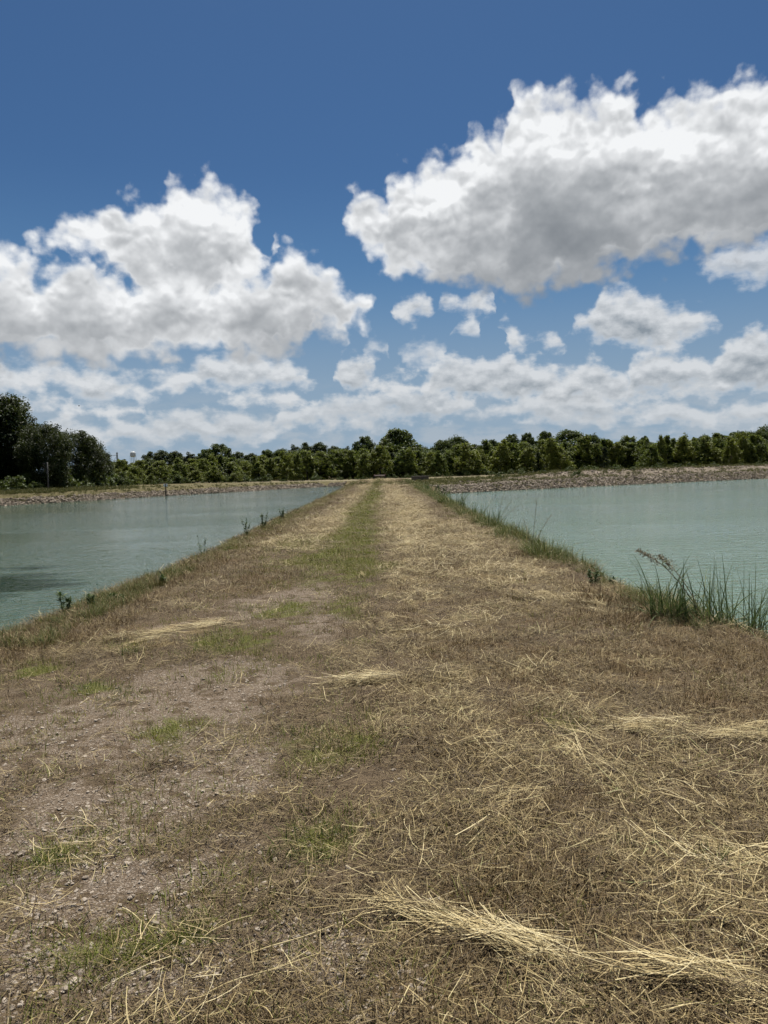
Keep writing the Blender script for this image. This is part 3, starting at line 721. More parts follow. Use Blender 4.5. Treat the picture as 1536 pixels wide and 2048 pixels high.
YOUNG_ROW = [
    ('young', -40.3, 112.6, 3.0, 1.23, 'leafy young tree in the row below the water tower and grain elevator', 'young trees behind the left pond'),
    ('young', -40.1, 115.4, 3.7, 1.57, 'leafy young tree in the row below the water tower and grain elevator', 'young trees behind the left pond'),
    ('young', -37.9, 112.9, 2.0, 1.25, 'leafy young tree in the row below the water tower and grain elevator', 'young trees behind the left pond'),
    ('young', -36.1, 110.7, 2.7, 1.66, 'leafy young tree in the row below the water tower and grain elevator', 'young trees behind the left pond'),
    ('sapling', -36.5, 116.9, 3.0, 0.99, 'slender young tree in the row below the water tower and grain elevator', 'young trees behind the left pond'),
    ('young', -35.4, 116.1, 2.6, 1.61, 'leafy young tree in the row just right of the water tower', 'young trees behind the left pond'),
    ('young', -33.9, 115.9, 2.5, 1.32, 'leafy young tree in the row just right of the water tower', 'young trees behind the left pond'),
    ('sapling', -34.0, 120.6, 2.8, 1.06, 'slender young tree in the row just right of the water tower', 'young trees behind the left pond'),
    ('sapling', -33.2, 121.3, 3.3, 0.90, 'slender young tree in the row just right of the water tower', 'young trees behind the left pond'),
    ('young', -30.8, 115.3, 3.8, 1.77, 'leafy young tree in the row just right of the water tower', 'young trees behind the left pond'),
    ('young', -29.7, 117.0, 3.0, 1.86, 'leafy young tree in the row just right of the water tower', 'young trees behind the left pond'),
    ('young', -28.8, 120.5, 3.6, 1.80, 'leafy young tree in the row below the ragged tall tree over the left pond', 'young trees behind the left pond'),
    ('sapling', -28.1, 124.5, 3.2, 1.22, 'slender young tree in the row below the ragged tall tree over the left pond', 'young trees behind the left pond'),
    ('cedar', -25.7, 118.2, 2.6, 1.38, 'small dark cedar in the row below the ragged tall tree over the left pond', 'young trees behind the left pond'),
    ('cedar', -25.3, 122.6, 2.3, 1.43, 'small dark cedar in the row below the ragged tall tree over the left pond', 'young trees behind the left pond'),
    ('young', -24.2, 123.3, 3.1, 2.12, 'leafy young tree in the row below the ragged tall tree over the left pond', 'young trees behind the left pond'),
    ('young', -23.2, 128.1, 3.2, 1.60, 'leafy young tree in the row between the ragged tall tree and the pine group', 'young trees behind the left pond'),
    ('sapling', -20.6, 121.3, 4.1, 0.78, 'slender young tree in the row between the ragged tall tree and the pine group', 'young trees behind the left pond'),
    ('young', -19.8, 120.7, 3.2, 1.52, 'leafy young tree in the row between the ragged tall tree and the pine group', 'young trees behind the left pond'),
    ('young', -18.9, 124.1, 3.7, 2.00, 'leafy young tree in the row between the ragged tall tree and the pine group', 'young trees behind the left pond'),
    ('cedar', -18.1, 131.1, 3.7, 1.55, 'small dark cedar in the row between the ragged tall tree and the pine group', 'young trees behind the left pond'),
    ('young', -15.7, 123.1, 4.2, 1.57, 'leafy young tree in the row between the ragged tall tree and the pine group', 'young trees behind the left pond'),
    ('young', -14.5, 125.0, 4.3, 1.44, 'leafy young tree in the row below the pine group', 'young trees behind the left pond'),
    ('sapling', -14.0, 132.9, 5.2, 0.81, 'slender young tree in the row below the pine group', 'young trees behind the left pond'),
    ('young', -13.0, 129.3, 4.9, 2.49, 'leafy young tree in the row below the pine group', 'young trees behind the left pond'),
    ('young', -10.9, 131.4, 4.8, 2.16, 'leafy young tree in the row below the pine group', 'young trees behind the left pond'),
    ('young', -9.1, 133.3, 5.0, 2.63, 'leafy young tree in the row below the pine group', 'young trees behind the left pond'),
    ('young', -6.7, 132.7, 3.8, 1.59, 'leafy young tree in the row below the pine group', 'young trees behind the left pond'),
    ('young', -5.3, 134.0, 5.0, 2.06, 'leafy young tree in the row below the smaller round tree, left of the trailer', 'young trees behind the left pond'),
    ('young', -3.4, 130.3, 4.4, 1.25, 'leafy young tree in the row below the smaller round tree, left of the trailer', 'young trees behind the left pond'),
    ('young', -2.3, 133.5, 4.3, 2.17, 'leafy young tree in the row below the smaller round tree, left of the trailer', 'young trees behind the left pond'),
    ('young', -0.4, 131.5, 5.5, 2.26, 'leafy young tree in the row below the smaller round tree, left of the trailer', 'young trees behind the left pond'),
    ('cedar', 1.7, 135.1, 4.4, 1.41, 'small dark cedar in the row below the biggest round tree', 'young trees behind the right pond'),
    ('young', 3.0, 133.8, 4.9, 2.13, 'leafy young tree in the row below the biggest round tree', 'young trees behind the right pond'),
    ('young', 4.9, 134.4, 5.1, 1.80, 'leafy young tree in the row below the biggest round tree', 'young trees behind the right pond'),
    ('young', 6.7, 137.6, 4.6, 2.46, 'leafy young tree in the row above the concrete headwall', 'young trees behind the right pond'),
    ('young', 8.6, 133.1, 4.1, 1.70, 'leafy young tree in the row above the concrete headwall', 'young trees behind the right pond'),
    ('young', 10.0, 131.9, 4.4, 1.51, 'leafy young tree in the row above the concrete headwall', 'young trees behind the right pond'),
    ('young', 11.6, 134.9, 4.2, 1.74, 'leafy young tree in the row above the concrete headwall', 'young trees behind the right pond'),
    ('young', 13.4, 136.9, 5.4, 2.57, 'leafy young tree in the row below the gappy dark tree', 'young trees behind the right pond'),
    ('young', 15.1, 132.1, 5.5, 2.52, 'leafy young tree in the row below the gappy dark tree', 'young trees behind the right pond'),
    ('young', 18.2, 138.5, 4.4, 2.10, 'leafy young tree in the row below the gappy dark tree', 'young trees behind the right pond'),
    ('young', 19.9, 136.8, 4.5, 1.56, 'leafy young tree in the row below the gappy dark tree', 'young trees behind the right pond'),
    ('young', 20.8, 133.6, 5.9, 2.44, 'leafy young tree in the row below the left end of the right-hand tall group', 'young trees behind the right pond'),
    ('young', 23.2, 134.8, 5.5, 2.44, 'leafy young tree in the row below the left end of the right-hand tall group', 'young trees behind the right pond'),
    ('young', 24.9, 132.4, 4.3, 1.85, 'leafy young tree in the row below the left end of the right-hand tall group', 'young trees behind the right pond'),
    ('cedar', 28.1, 139.9, 3.8, 0.81, 'small dark cedar in the row below the left end of the right-hand tall group', 'young trees behind the right pond'),
    ('cedar', 27.4, 133.0, 3.6, 1.17, 'small dark cedar in the row below the left end of the right-hand tall group', 'young trees behind the right pond'),
    ('sapling', 29.0, 135.7, 5.0, 1.48, 'slender young tree in the row below the left end of the right-hand tall group', 'young trees behind the right pond'),
    ('young', 29.4, 131.6, 5.8, 1.65, 'leafy young tree in the row below the left end of the right-hand tall group', 'young trees behind the right pond'),
    ('young', 30.9, 131.4, 4.5, 2.08, 'leafy young tree in the row below the broad pale-topped tree', 'young trees behind the right pond'),
    ('young', 34.6, 139.1, 4.4, 2.69, 'leafy young tree in the row below the broad pale-topped tree', 'young trees behind the right pond'),
    ('young', 36.7, 137.7, 6.4, 2.65, 'leafy young tree in the row below the broad pale-topped tree', 'young trees behind the right pond'),
    ('young', 38.5, 135.7, 4.9, 1.53, 'leafy young tree in the row below the broad pale-topped tree', 'young trees behind the right pond'),
    ('cedar', 39.4, 134.1, 4.3, 1.16, 'small dark cedar in the row between the right-hand tall group and the single dark treetop', 'young trees behind the right pond'),
    ('sapling', 41.6, 138.0, 5.3, 1.04, 'slender young tree in the row between the right-hand tall group and the single dark treetop', 'young trees behind the right pond'),
    ('young', 42.6, 138.4, 5.2, 1.83, 'leafy young tree in the row between the right-hand tall group and the single dark treetop', 'young trees behind the right pond'),
    ('young', 44.3, 138.3, 4.3, 1.55, 'leafy young tree in the row between the right-hand tall group and the single dark treetop', 'young trees behind the right pond'),
    ('young', 45.8, 138.8, 5.0, 2.56, 'leafy young tree in the row between the right-hand tall group and the single dark treetop', 'young trees behind the right pond'),
    ('young', 47.1, 135.7, 5.6, 1.34, 'leafy young tree in the row below the single dark treetop at right', 'young trees behind the right pond'),
    ('young', 46.6, 131.0, 4.4, 1.84, 'leafy young tree in the row below the single dark treetop at right', 'young trees behind the right pond'),
    ('young', 48.5, 131.6, 5.8, 1.31, 'leafy young tree in the row below the single dark treetop at right', 'young trees behind the right pond'),
    ('sapling', 51.1, 135.5, 6.0, 1.69, 'slender young tree in the row below the single dark treetop at right', 'young trees behind the right pond'),
    ('young', 53.1, 136.8, 5.5, 1.76, 'leafy young tree in the row below the half bare tree', 'young trees behind the right pond'),
    ('young', 53.6, 134.0, 5.8, 2.12, 'leafy young tree in the row below the half bare tree', 'young trees behind the right pond'),
    ('young', 55.6, 134.4, 4.7, 1.44, 'leafy young tree in the row below the half bare tree', 'young trees behind the right pond'),
    ('young', 57.8, 136.4, 5.5, 1.40, 'leafy young tree in the row below the half bare tree', 'young trees behind the right pond'),
    ('young', 59.1, 136.6, 4.6, 2.46, 'leafy young tree in the row below the half bare tree', 'young trees behind the right pond'),
    ('young', 61.6, 137.3, 5.3, 1.94, 'leafy young tree in the row right of the half bare tree', 'young trees behind the right pond'),
    ('young', 61.5, 133.2, 5.3, 1.86, 'leafy young tree in the row right of the half bare tree', 'young trees behind the right pond'),
    ('young', 63.9, 134.8, 6.1, 2.06, 'leafy young tree in the row right of the half bare tree', 'young trees behind the right pond'),
    ('sapling', 65.5, 134.4, 4.3, 1.17, 'slender young tree in the row at the right edge of the frame', 'young trees behind the right pond'),
    ('young', 67.0, 135.2, 5.8, 2.60, 'leafy young tree in the row at the right edge of the frame', 'young trees behind the right pond'),
    ('sapling', 71.3, 139.0, 5.0, 0.92, 'slender young tree in the row at the right edge of the frame', 'young trees behind the right pond'),
    ('young', 70.6, 136.1, 4.8, 2.46, 'leafy young tree in the row at the right edge of the frame', 'young trees behind the right pond'),
    ('young', 70.8, 132.3, 6.2, 1.39, 'leafy young tree in the row at the right edge of the frame', 'young trees behind the right pond'),
    ('young', 71.8, 131.9, 6.1, 2.36, 'leafy young tree in the row at the right edge of the frame', 'young trees behind the right pond'),
    ('young', -42.9, 123.0, 2.2, 2.37, 'leafy young tree in the row below the water tower and grain elevator', 'young trees behind the left pond'),
    ('young', -41.0, 124.3, 3.4, 1.51, 'leafy young tree in the row below the water tower and grain elevator', 'young trees behind the left pond'),
    ('young', -38.5, 121.1, 3.7, 2.41, 'leafy young tree in the row below the water tower and grain elevator', 'young trees behind the left pond'),
    ('young', -36.6, 122.7, 3.6, 2.24, 'leafy young tree in the row just right of the water tower', 'young trees behind the left pond'),
    ('sapling', -35.1, 125.0, 2.6, 1.58, 'slender young tree in the row just right of the water tower', 'young trees behind the left pond'),
    ('young', -33.6, 125.2, 2.9, 2.04, 'leafy young tree in the row just right of the water tower', 'young trees behind the left pond'),
    ('young', -32.1, 127.3, 3.8, 1.70, 'leafy young tree in the row just right of the water tower', 'young trees behind the left pond'),
    ('young', -30.7, 128.3, 3.2, 1.86, 'leafy young tree in the row below the ragged tall tree over the left pond', 'young trees behind the left pond'),
    ('young', -29.1, 129.2, 4.5, 1.53, 'leafy young tree in the row below the ragged tall tree over the left pond', 'young trees behind the left pond'),
    ('young', -28.1, 131.7, 4.3, 2.37, 'leafy young tree in the row below the ragged tall tree over the left pond', 'young trees behind the left pond'),
    ('young', -26.0, 132.4, 4.0, 2.30, 'leafy young tree in the row below the ragged tall tree over the left pond', 'young trees behind the left pond'),
    ('young', -24.0, 134.0, 3.4, 2.60, 'leafy young tree in the row between the ragged tall tree and the pine group', 'young trees behind the left pond'),
    ('young', -21.7, 135.2, 4.3, 2.65, 'leafy young tree in the row between the ragged tall tree and the pine group', 'young trees behind the left pond'),
    ('young', -19.2, 135.8, 4.0, 1.74, 'leafy young tree in the row between the ragged tall tree and the pine group', 'young trees behind the left pond'),
    ('young', -17.8, 138.5, 5.1, 1.94, 'leafy young tree in the row between the ragged tall tree and the pine group', 'young trees behind the left pond'),
    ('young', -16.0, 138.9, 4.8, 1.92, 'leafy young tree in the row below the pine group', 'young trees behind the left pond'),
    ('young', -13.8, 135.7, 4.5, 2.24, 'leafy young tree in the row below the pine group', 'young trees behind the left pond'),
    ('young', -11.8, 138.5, 4.5, 2.15, 'leafy young tree in the row below the pine group', 'young trees behind the left pond'),
    ('young', -10.0, 142.7, 4.6, 2.00, 'leafy young tree in the row below the pine group', 'young trees behind the left pond'),
    ('young', -8.1, 142.8, 5.1, 2.22, 'leafy young tree in the row below the pine group', 'young trees behind the left pond'),
    ('young', -5.9, 143.3, 5.1, 2.68, 'leafy young tree in the row below the smaller round tree, left of the trailer', 'young trees behind the left pond'),
    ('young', -3.4, 145.7, 5.5, 2.77, 'leafy young tree in the row below the smaller round tree, left of the trailer', 'young trees behind the left pond'),
    ('young', -0.7, 145.7, 4.4, 2.25, 'leafy young tree in the row below the smaller round tree, left of the trailer', 'young trees behind the left pond'),
    ('sapling', 1.5, 143.2, 5.6, 1.74, 'slender young tree in the row below the biggest round tree', 'young trees behind the right pond'),
    ('young', 3.2, 145.5, 4.4, 1.86, 'leafy young tree in the row below the biggest round tree', 'young trees behind the right pond'),
    ('sapling', 5.1, 146.3, 4.5, 1.95, 'slender young tree in the row below the biggest round tree', 'young trees behind the right pond'),
    ('young', 6.8, 142.4, 5.4, 1.99, 'leafy young tree in the row above the concrete headwall', 'young trees behind the right pond'),
    ('young', 8.8, 143.8, 4.7, 1.71, 'leafy young tree in the row above the concrete headwall', 'young trees behind the right pond'),
    ('young', 10.5, 143.7, 4.2, 2.37, 'leafy young tree in the row above the concrete headwall', 'young trees behind the right pond'),
    ('young', 12.9, 144.9, 4.7, 2.19, 'leafy young tree in the row below the gappy dark tree', 'young trees behind the right pond'),
    ('young', 14.8, 142.6, 5.3, 2.85, 'leafy young tree in the row below the gappy dark tree', 'young trees behind the right pond'),
    ('young', 18.1, 146.4, 4.6, 1.99, 'leafy young tree in the row below the gappy dark tree', 'young trees behind the right pond'),
    ('young', 19.6, 143.9, 6.2, 2.81, 'leafy young tree in the row below the gappy dark tree', 'young trees behind the right pond'),
    ('young', 22.6, 145.4, 5.1, 2.65, 'leafy young tree in the row below the left end of the right-hand tall group', 'young trees behind the right pond'),
    ('young', 25.3, 145.8, 5.2, 2.50, 'leafy young tree in the row below the left end of the right-hand tall group', 'young trees behind the right pond'),
    ('young', 27.1, 142.6, 5.6, 2.85, 'leafy young tree in the row below the left end of the right-hand tall group', 'young trees behind the right pond'),
    ('young', 30.5, 145.4, 6.1, 2.28, 'leafy young tree in the row below the left end of the right-hand tall group', 'young trees behind the right pond'),
    ('young', 32.7, 145.2, 6.0, 2.37, 'leafy young tree in the row below the left end of the right-hand tall group', 'young trees behind the right pond'),
    ('sapling', 34.4, 142.6, 5.9, 1.27, 'slender young tree in the row below the broad pale-topped tree', 'young trees behind the right pond'),
    ('young', 36.3, 145.6, 5.3, 2.88, 'leafy young tree in the row below the broad pale-topped tree', 'young trees behind the right pond'),
    ('young', 38.8, 144.3, 5.9, 2.40, 'leafy young tree in the row below the broad pale-topped tree', 'young trees behind the right pond'),
    ('young', 41.5, 145.6, 4.8, 2.03, 'leafy young tree in the row below the broad pale-topped tree', 'young trees behind the right pond'),
    ('young', 42.9, 143.8, 6.0, 2.60, 'leafy young tree in the row between the right-hand tall group and the single dark treetop', 'young trees behind the right pond'),
    ('young', 45.0, 142.2, 6.2, 1.92, 'leafy young tree in the row between the right-hand tall group and the single dark treetop', 'young trees behind the right pond'),
    ('young', 47.4, 143.8, 6.0, 2.27, 'leafy young tree in the row between the right-hand tall group and the single dark treetop', 'young trees behind the right pond'),
    ('young', 50.3, 145.9, 5.6, 2.06, 'leafy young tree in the row below the single dark treetop at right', 'young trees behind the right pond'),
    ('young', 51.4, 143.4, 4.7, 2.06, 'leafy young tree in the row below the single dark treetop at right', 'young trees behind the right pond'),
    ('young', 54.3, 145.6, 6.0, 1.74, 'leafy young tree in the row below the single dark treetop at right', 'young trees behind the right pond'),
    ('young', 56.0, 145.7, 5.4, 1.86, 'leafy young tree in the row below the single dark treetop at right', 'young trees behind the right pond'),
    ('young', 56.6, 142.7, 5.7, 2.66, 'leafy young tree in the row below the half bare tree', 'young trees behind the right pond'),
    ('young', 60.1, 144.8, 5.6, 2.14, 'leafy young tree in the row below the half bare tree', 'young trees behind the right pond'),
    ('young', 61.0, 142.2, 6.0, 1.84, 'leafy young tree in the row below the half bare tree', 'young trees behind the right pond'),
    ('sapling', 63.6, 143.9, 6.4, 1.87, 'slender young tree in the row right of the half bare tree', 'young trees behind the right pond'),
    ('young', 66.8, 146.9, 5.9, 2.38, 'leafy young tree in the row right of the half bare tree', 'young trees behind the right pond'),
    ('young', 67.9, 144.4, 6.3, 2.52, 'leafy young tree in the row right of the half bare tree', 'young trees behind the right pond'),
    ('young', 71.1, 145.9, 4.7, 2.43, 'leafy young tree in the row at the right edge of the frame', 'young trees behind the right pond'),
    ('young', 72.7, 144.3, 5.6, 2.49, 'leafy young tree in the row at the right edge of the frame', 'young trees behind the right pond'),
    ('young', 75.2, 144.5, 4.7, 1.86, 'leafy young tree in the row at the right edge of the frame', 'young trees behind the right pond'),
    ('young', 78.3, 146.8, 5.8, 2.51, 'leafy young tree in the row at the right edge of the frame', 'young trees behind the right pond'),
    ('young', 79.8, 145.1, 6.2, 2.81, 'leafy young tree in the row at the right edge of the frame', 'young trees behind the right pond'),
    ('young', -38.0, 106.1, 2.1, 0.99, 'leafy young tree in the row below the water tower and grain elevator', 'young trees behind the left pond'),
    ('young', -37.1, 106.8, 2.3, 1.09, 'leafy young tree in the row below the water tower and grain elevator', 'young trees behind the left pond'),
    ('young', -35.9, 107.6, 1.8, 0.91, 'leafy young tree in the row below the water tower and grain elevator', 'young trees behind the left pond'),
    ('young', -33.7, 109.1, 1.6, 0.93, 'leafy young tree in the row just right of the water tower', 'young trees behind the left pond'),
    ('young', -30.5, 111.2, 1.9, 1.23, 'leafy young tree in the row just right of the water tower', 'young trees behind the left pond'),
    ('young', -28.4, 112.5, 1.8, 1.34, 'leafy young tree in the row just right of the water tower', 'young trees behind the left pond'),
    ('young', -26.2, 113.8, 1.6, 1.35, 'leafy young tree in the row below the ragged tall tree over the left pond', 'young trees behind the left pond'),
    ('young', -25.4, 114.3, 2.5, 1.36, 'leafy young tree in the row below the ragged tall tree over the left pond', 'young trees behind the left pond'),
    ('young', -22.7, 115.9, 1.6, 1.18, 'leafy young tree in the row below the ragged tall tree over the left pond', 'young trees behind the left pond'),
    ('bare', 56.2, 140.0, 6.6, 1.00, 'thin half bare tree sticking up over the right-hand young trees', 'young trees behind the right pond'),
]

# ------------------------------------------------------------------ foliage materials
def leaf_mat(name, dark, lite, trans=0.35, rough=0.6, vary=0.35, spec=0.3):
    m, k, p, out = material(name)
    t = k.attr('tint')
    r = k.node('ShaderNodeObjectInfo').outputs['Random']
    col = k.mix(t, dark, lite)
    col = k.mix(k.lin(r, 0.0, 1.0, 0.0, vary), col, tuple(x * y for x, y in zip(lite, (1.25, 1.0, 0.7))))
    k._in(p.inputs['Base Color'], col)
    p.inputs['Roughness'].default_value = rough
    p.inputs['Specular IOR Level'].default_value = spec
    tr = k.node('ShaderNodeBsdfTranslucent')
    k._in(tr.inputs['Color'], k.mix(0.35, col, (0.16, 0.20, 0.02)))
    mx = k.node('ShaderNodeMixShader')
    mx.inputs[0].default_value = trans
    k.t.links.new(p.outputs[0], mx.inputs[1])
    k.t.links.new(tr.outputs[0], mx.inputs[2])
    k.t.links.new(mx.outputs[0], out.inputs[0])
    return m

MAT_YOUNG = leaf_mat('young_leaf', (0.022, 0.038, 0.010), (0.165, 0.210, 0.045), 0.36, vary=0.42)
MAT_DARK = leaf_mat('oak_leaf', (0.024, 0.040, 0.014), (0.082, 0.120, 0.036), 0.28, vary=0.25)
MAT_PINE = leaf_mat('pine_needle', (0.020, 0.034, 0.016), (0.062, 0.086, 0.036), 0.22, vary=0.2)
MAT_SHORE = leaf_mat('shore_leaf', (0.011, 0.019, 0.007), (0.046, 0.066, 0.020), 0.18, vary=0.2)
MAT_BARK = plain('bark', (0.075, 0.060, 0.047), 0.95, var=0.4, scale=9.0)

def rand_dirs(n, g):
    v = g.normal(size=(n, 3))
    return v / np.linalg.norm(v, axis=1)[:, None]

def leaf_quads(c, size, g, up=0.35):
    """One leaf spray (a bent four-sided face) at each centre."""
    n = len(c)
    nrm = rand_dirs(n, g)
    nrm[:, 2] = np.abs(nrm[:, 2]) + up
    nrm /= np.linalg.norm(nrm, axis=1)[:, None]
    a = np.cross(nrm, rand_dirs(n, g))
    a /= np.linalg.norm(a, axis=1)[:, None] + 1e-9
    b = np.cross(nrm, a)
    s = size * g.uniform(0.55, 1.3, n)[:, None]
    w = s * g.uniform(0.45, 0.8, n)[:, None]
    v = np.stack([c - a * s, c - b * w + nrm * s * 0.2, c + a * s, c + b * w + nrm * s * 0.2], 1)
    f = np.arange(n * 4).reshape(n, 4)
    return v.reshape(-1, 3), f

def crown_mesh(name, h, w, base, n_clump, per, size, mat, seed, shape='round', gap=0.0):
    """Leaf sprays in clumps that hug a lumpy crown; height h, half width w, lowest leaves at base."""
    g = np.random.default_rng(seed)
    cz = (h + base) / 2
    rz = (h - base) / 2
    d = rand_dirs(n_clump, g)
    rad = g.uniform(0.45, 1.0, n_clump) ** 0.5
    lump = 1 + 0.20 * np.sin(d[:, 0] * 3.1 + seed) + 0.14 * np.sin(d[:, 1] * 4.3 + seed * 1.7) + 0.12 * np.sin(d[:, 2] * 5.0 + seed * 0.6)
    prof = np.ones(n_clump)
    if shape == 'cone':
        prof = np.clip(1.12 - 0.55 * (d[:, 2] * rad + 0.2), 0.35, 1.2)
    elif shape == 'bush':
        prof = np.clip(1.05 - 0.22 * d[:, 2], 0.7, 1.25)
    c = np.stack([d[:, 0] * w * rad * lump * prof, d[:, 1] * w * rad * lump * prof, cz + d[:, 2] * rz * rad * (0.9 + 0.1 * lump)], 1)
    if shape in ('bush', 'cone'):
        zt = g.uniform(0, 1, n_clump) ** (0.85 if shape == 'bush' else 1.15)
        rr = (1 - 0.86 * zt ** 2.3) if shape == 'bush' else (1.04 - zt) ** 0.8
        th = g.uniform(0, 2 * math.pi, n_clump)
        rr = rr * w * np.sqrt(g.uniform(0.25, 1.0, n_clump)) * (1 + 0.16 * np.sin(th * 3 + seed) + 0.12 * np.sin(th * 5 + zt * 6 + seed))
        c = np.stack([np.cos(th) * rr, np.sin(th) * rr, base + 0.1 + zt * (h - base - 0.1)], 1)
    if shape == 'bush':                   # two or three leaders of unequal height instead of one dome
        k3 = g.uniform(0, 2 * math.pi)
        c[:, 2] *= 1 + 0.16 * np.sin(2 * np.arctan2(c[:, 1], c[:, 0]) + k3) * np.clip(c[:, 2] / h, 0, 1)
        c[:, :2] += (c[:, 2:3] / h) ** 2 * g.normal(0, 0.18 * w, 2)
    top = c[:, 2].max()
    c[:, 2] = base + (c[:, 2] - base) * (h - base) / (top - base)
    keep = g.uniform(size=n_clump) > gap
    c = c[keep]
    cr = g.uniform(0.6, 1.25, len(c)) * w * (0.27 if shape != 'pine' else 0.2)
    rep = np.repeat(np.arange(len(c)), per)
    off = rand_dirs(len(rep), g) * (g.uniform(0, 1, len(rep)) ** 0.45)[:, None] * cr[rep][:, None]
    off[:, 2] *= 0.72
    pts = c[rep] + off
    pts[:, 2] = np.maximum(pts[:, 2], base * 0.6)
    v, f = leaf_quads(pts, size, g)
    clump_t = g.uniform(0, 1, len(c)) ** 1.4
    t = np.clip(0.65 * clump_t[rep] + 0.35 * g.uniform(0, 1, len(rep)), 0, 1)
    return mesh_np(name, v, [f], mat, {'tint': np.repeat(t, 4)})

def trunk_mesh(name, h, base, w, r, seed):
    g = random.Random(seed)
    P = Parts()
    top = base + (h - base) * 0.62
    n = 6
    bx = [(g.uniform(-.05, .05) * w * i / n, g.uniform(-.05, .05) * w * i / n, top * i / (n - 1) - (0.25 if i == 0 else 0)) for i in range(n)]
    P.tube(bx, [r * (1.25 if i == 0 else 1) * (1 - 0.13 * i) for i in range(n)], 8)
    for j in range(6):
        a = j * 2.4 + g.uniform(-.4, .4)
        z0 = max(0.35 * top, base * 0.8) + (top * 0.55) * j / 6
        L = w * g.uniform(0.55, 0.85)
        P.tube([(0, 0, z0), (math.cos(a) * L * .5, math.sin(a) * L * .5, z0 + L * .35), (math.cos(a) * L, math.sin(a) * L, z0 + L * .8)],
               [r * .5, r * .34, r * .12], 6)
    return P.mesh(name, MAT_BARK, True)

KINDS = {}
def tree_kind(key, h, w, base, n_clump, per, size, mat, r, variants, shape='round', gap=0.0):
    KINDS[key] = [(trunk_mesh('trunk', h, base, w, r, 31 * i + len(key)),
                   crown_mesh('crown', h, w * (0.9 + 0.07 * (i % 4)), base, n_clump, per, size, mat, 17 * i + len(key) * 5 + 3, shape, gap), h, w)
                  for i in range(variants)]

tree_kind('young', 4.4, 1.75, 0.1, 105, 46, 0.125, MAT_YOUNG, 0.07, 7, 'bush')
tree_kind('sapling', 4.8, 1.2, 0.1, 85, 42, 0.12, MAT_YOUNG, 0.06, 4, 'cone')
tree_kind('cedar', 4.6, 1.25, 0.1, 85, 46, 0.12, MAT_PINE, 0.07, 3, 'cone')
tree_kind('oak', 9.0, 3.6, 0.6, 230, 80, 0.21, MAT_DARK, 0.20, 6, 'round', 0.02)
tree_kind('pine', 9.0, 2.6, 0.5, 190, 70, 0.19, MAT_PINE, 0.17, 4, 'round', 0.04)
tree_kind('shore', 12.0, 4.6, 0.2, 330, 90, 0.17, MAT_SHORE, 0.26, 4, 'round', 0.03)
tree_kind('bare', 6.0, 1.1, 3.0, 16, 26, 0.12, MAT_YOUNG, 0.07, 1, 'round', 0.2)

tree_no = {}
def tree(kind, x, y, h, w=None, label=None, group=None, name=None, z=None):
    """A trunk and a crown under one Empty; h and w are the wanted height and half width in metres."""
    i = tree_no.get(kind, 0)
    tree_no[kind] = i + 1
    tr, cr, h0, w0 = KINDS[kind][i % len(KINDS[kind])]
    root = bpy.data.objects.new(name or {'cedar': 'cedar_tree', 'oak': 'oak_tree', 'pine': 'pine_tree'}.get(kind, 'young_tree'), None)
    COL.objects.link(root)
    zz = float(land(np.array([x]), np.array([y]))[0]) if z is None else z
    root.location = (x, y, zz - 0.03)
    root.rotation_euler = (0, 0, (i * 2.39996) % 6.283)
    sx = (w / w0) if w else h / h0
    root.scale = (sx, sx, h / h0)
    tag(root, label, 'tree', group)
    for nm, me in (('trunk', tr), ('crown', cr)):
        o = bpy.data.objects.new(nm, me)
        COL.objects.link(o)
        o.parent = root
    return root

# tall shore trees at the left, from outside the frame inwards: (x, y, height, half width, label)
for x, y, h, w, lab in [
    (-43.5, 76.0, 12.2, 4.3, 'tallest dark tree at the left edge of the frame beside the pond'),
    (-42.5, 86.0, 10.4, 3.7, 'dark leafy tree just right of the tallest one at left'),
    (-36.8, 83.0, 7.0, 2.4, 'rounded dark tree behind the grey pole on the left bank'),
    (-37.4, 92.0, 6.7, 2.9, 'mid green round tree right of the grey pole on the left bank'),
    (-38.2, 98.5, 6.0, 1.9, 'dark tree next to last of the shore group'),
    (-38.6, 104.0, 4.6, 1.5, 'lowest dark tree ending the shore group, left of the grain elevator'),
    (-41.0, 67.5, 14.6, 4.6, 'tall dark tree whose twigs reach in at the left frame edge'),
    (-48.0, 66.0, 14.5, 4.8, None),
    (-53.5, 53.0, 15.0, 5.2, None), (-57.0, 40.0, 15.0, 5.2, None), (-60.0, 26.0, 15.0, 5.2, None), (-60.0, 12.0, 15.0, 5.2, None), (-52.0, 80.0, 13.0, 5.0, None),
    (-46.5, 92.0, 11.0, 4.4, 'dark tree filling in behind the tallest one at left')]:
    tree('shore', x, y, h, w, lab or 'tall dark shore tree past the left edge of the frame', 'tall trees on the left shore', 'shore_tree')

# the two big round trees over the trailer and the other tall ones of the rear row
for kind, x, y, h, w, lab in TALL:
    tree(kind, x, y, h, w, lab, 'tall trees of the rear row')
for kind, x, y, h, w, lab, grp in YOUNG_ROW:
    tree(kind, x, y, h, w, lab, grp)

# ------------------------------------------------------------------ scatter of litter, grass and stones (uncountable stuff)
def ribbons(P, Wd, side):
    """n bent strips: P (n,k,3) centre lines, Wd (n,k) half widths, side (n,3) across."""
    n, kk, _ = P.shape
    v = np.stack([P - side[:, None] * Wd[..., None], P + side[:, None] * Wd[..., None]], 2)      # n,k,2,3
    idx = np.arange(n * kk * 2).reshape(n, kk, 2)
    f = np.stack([idx[:, :-1, 0], idx[:, :-1, 1], idx[:, 1:, 1], idx[:, 1:, 0]], -1).reshape(-1, 4)
    return v.reshape(-1, 3), f

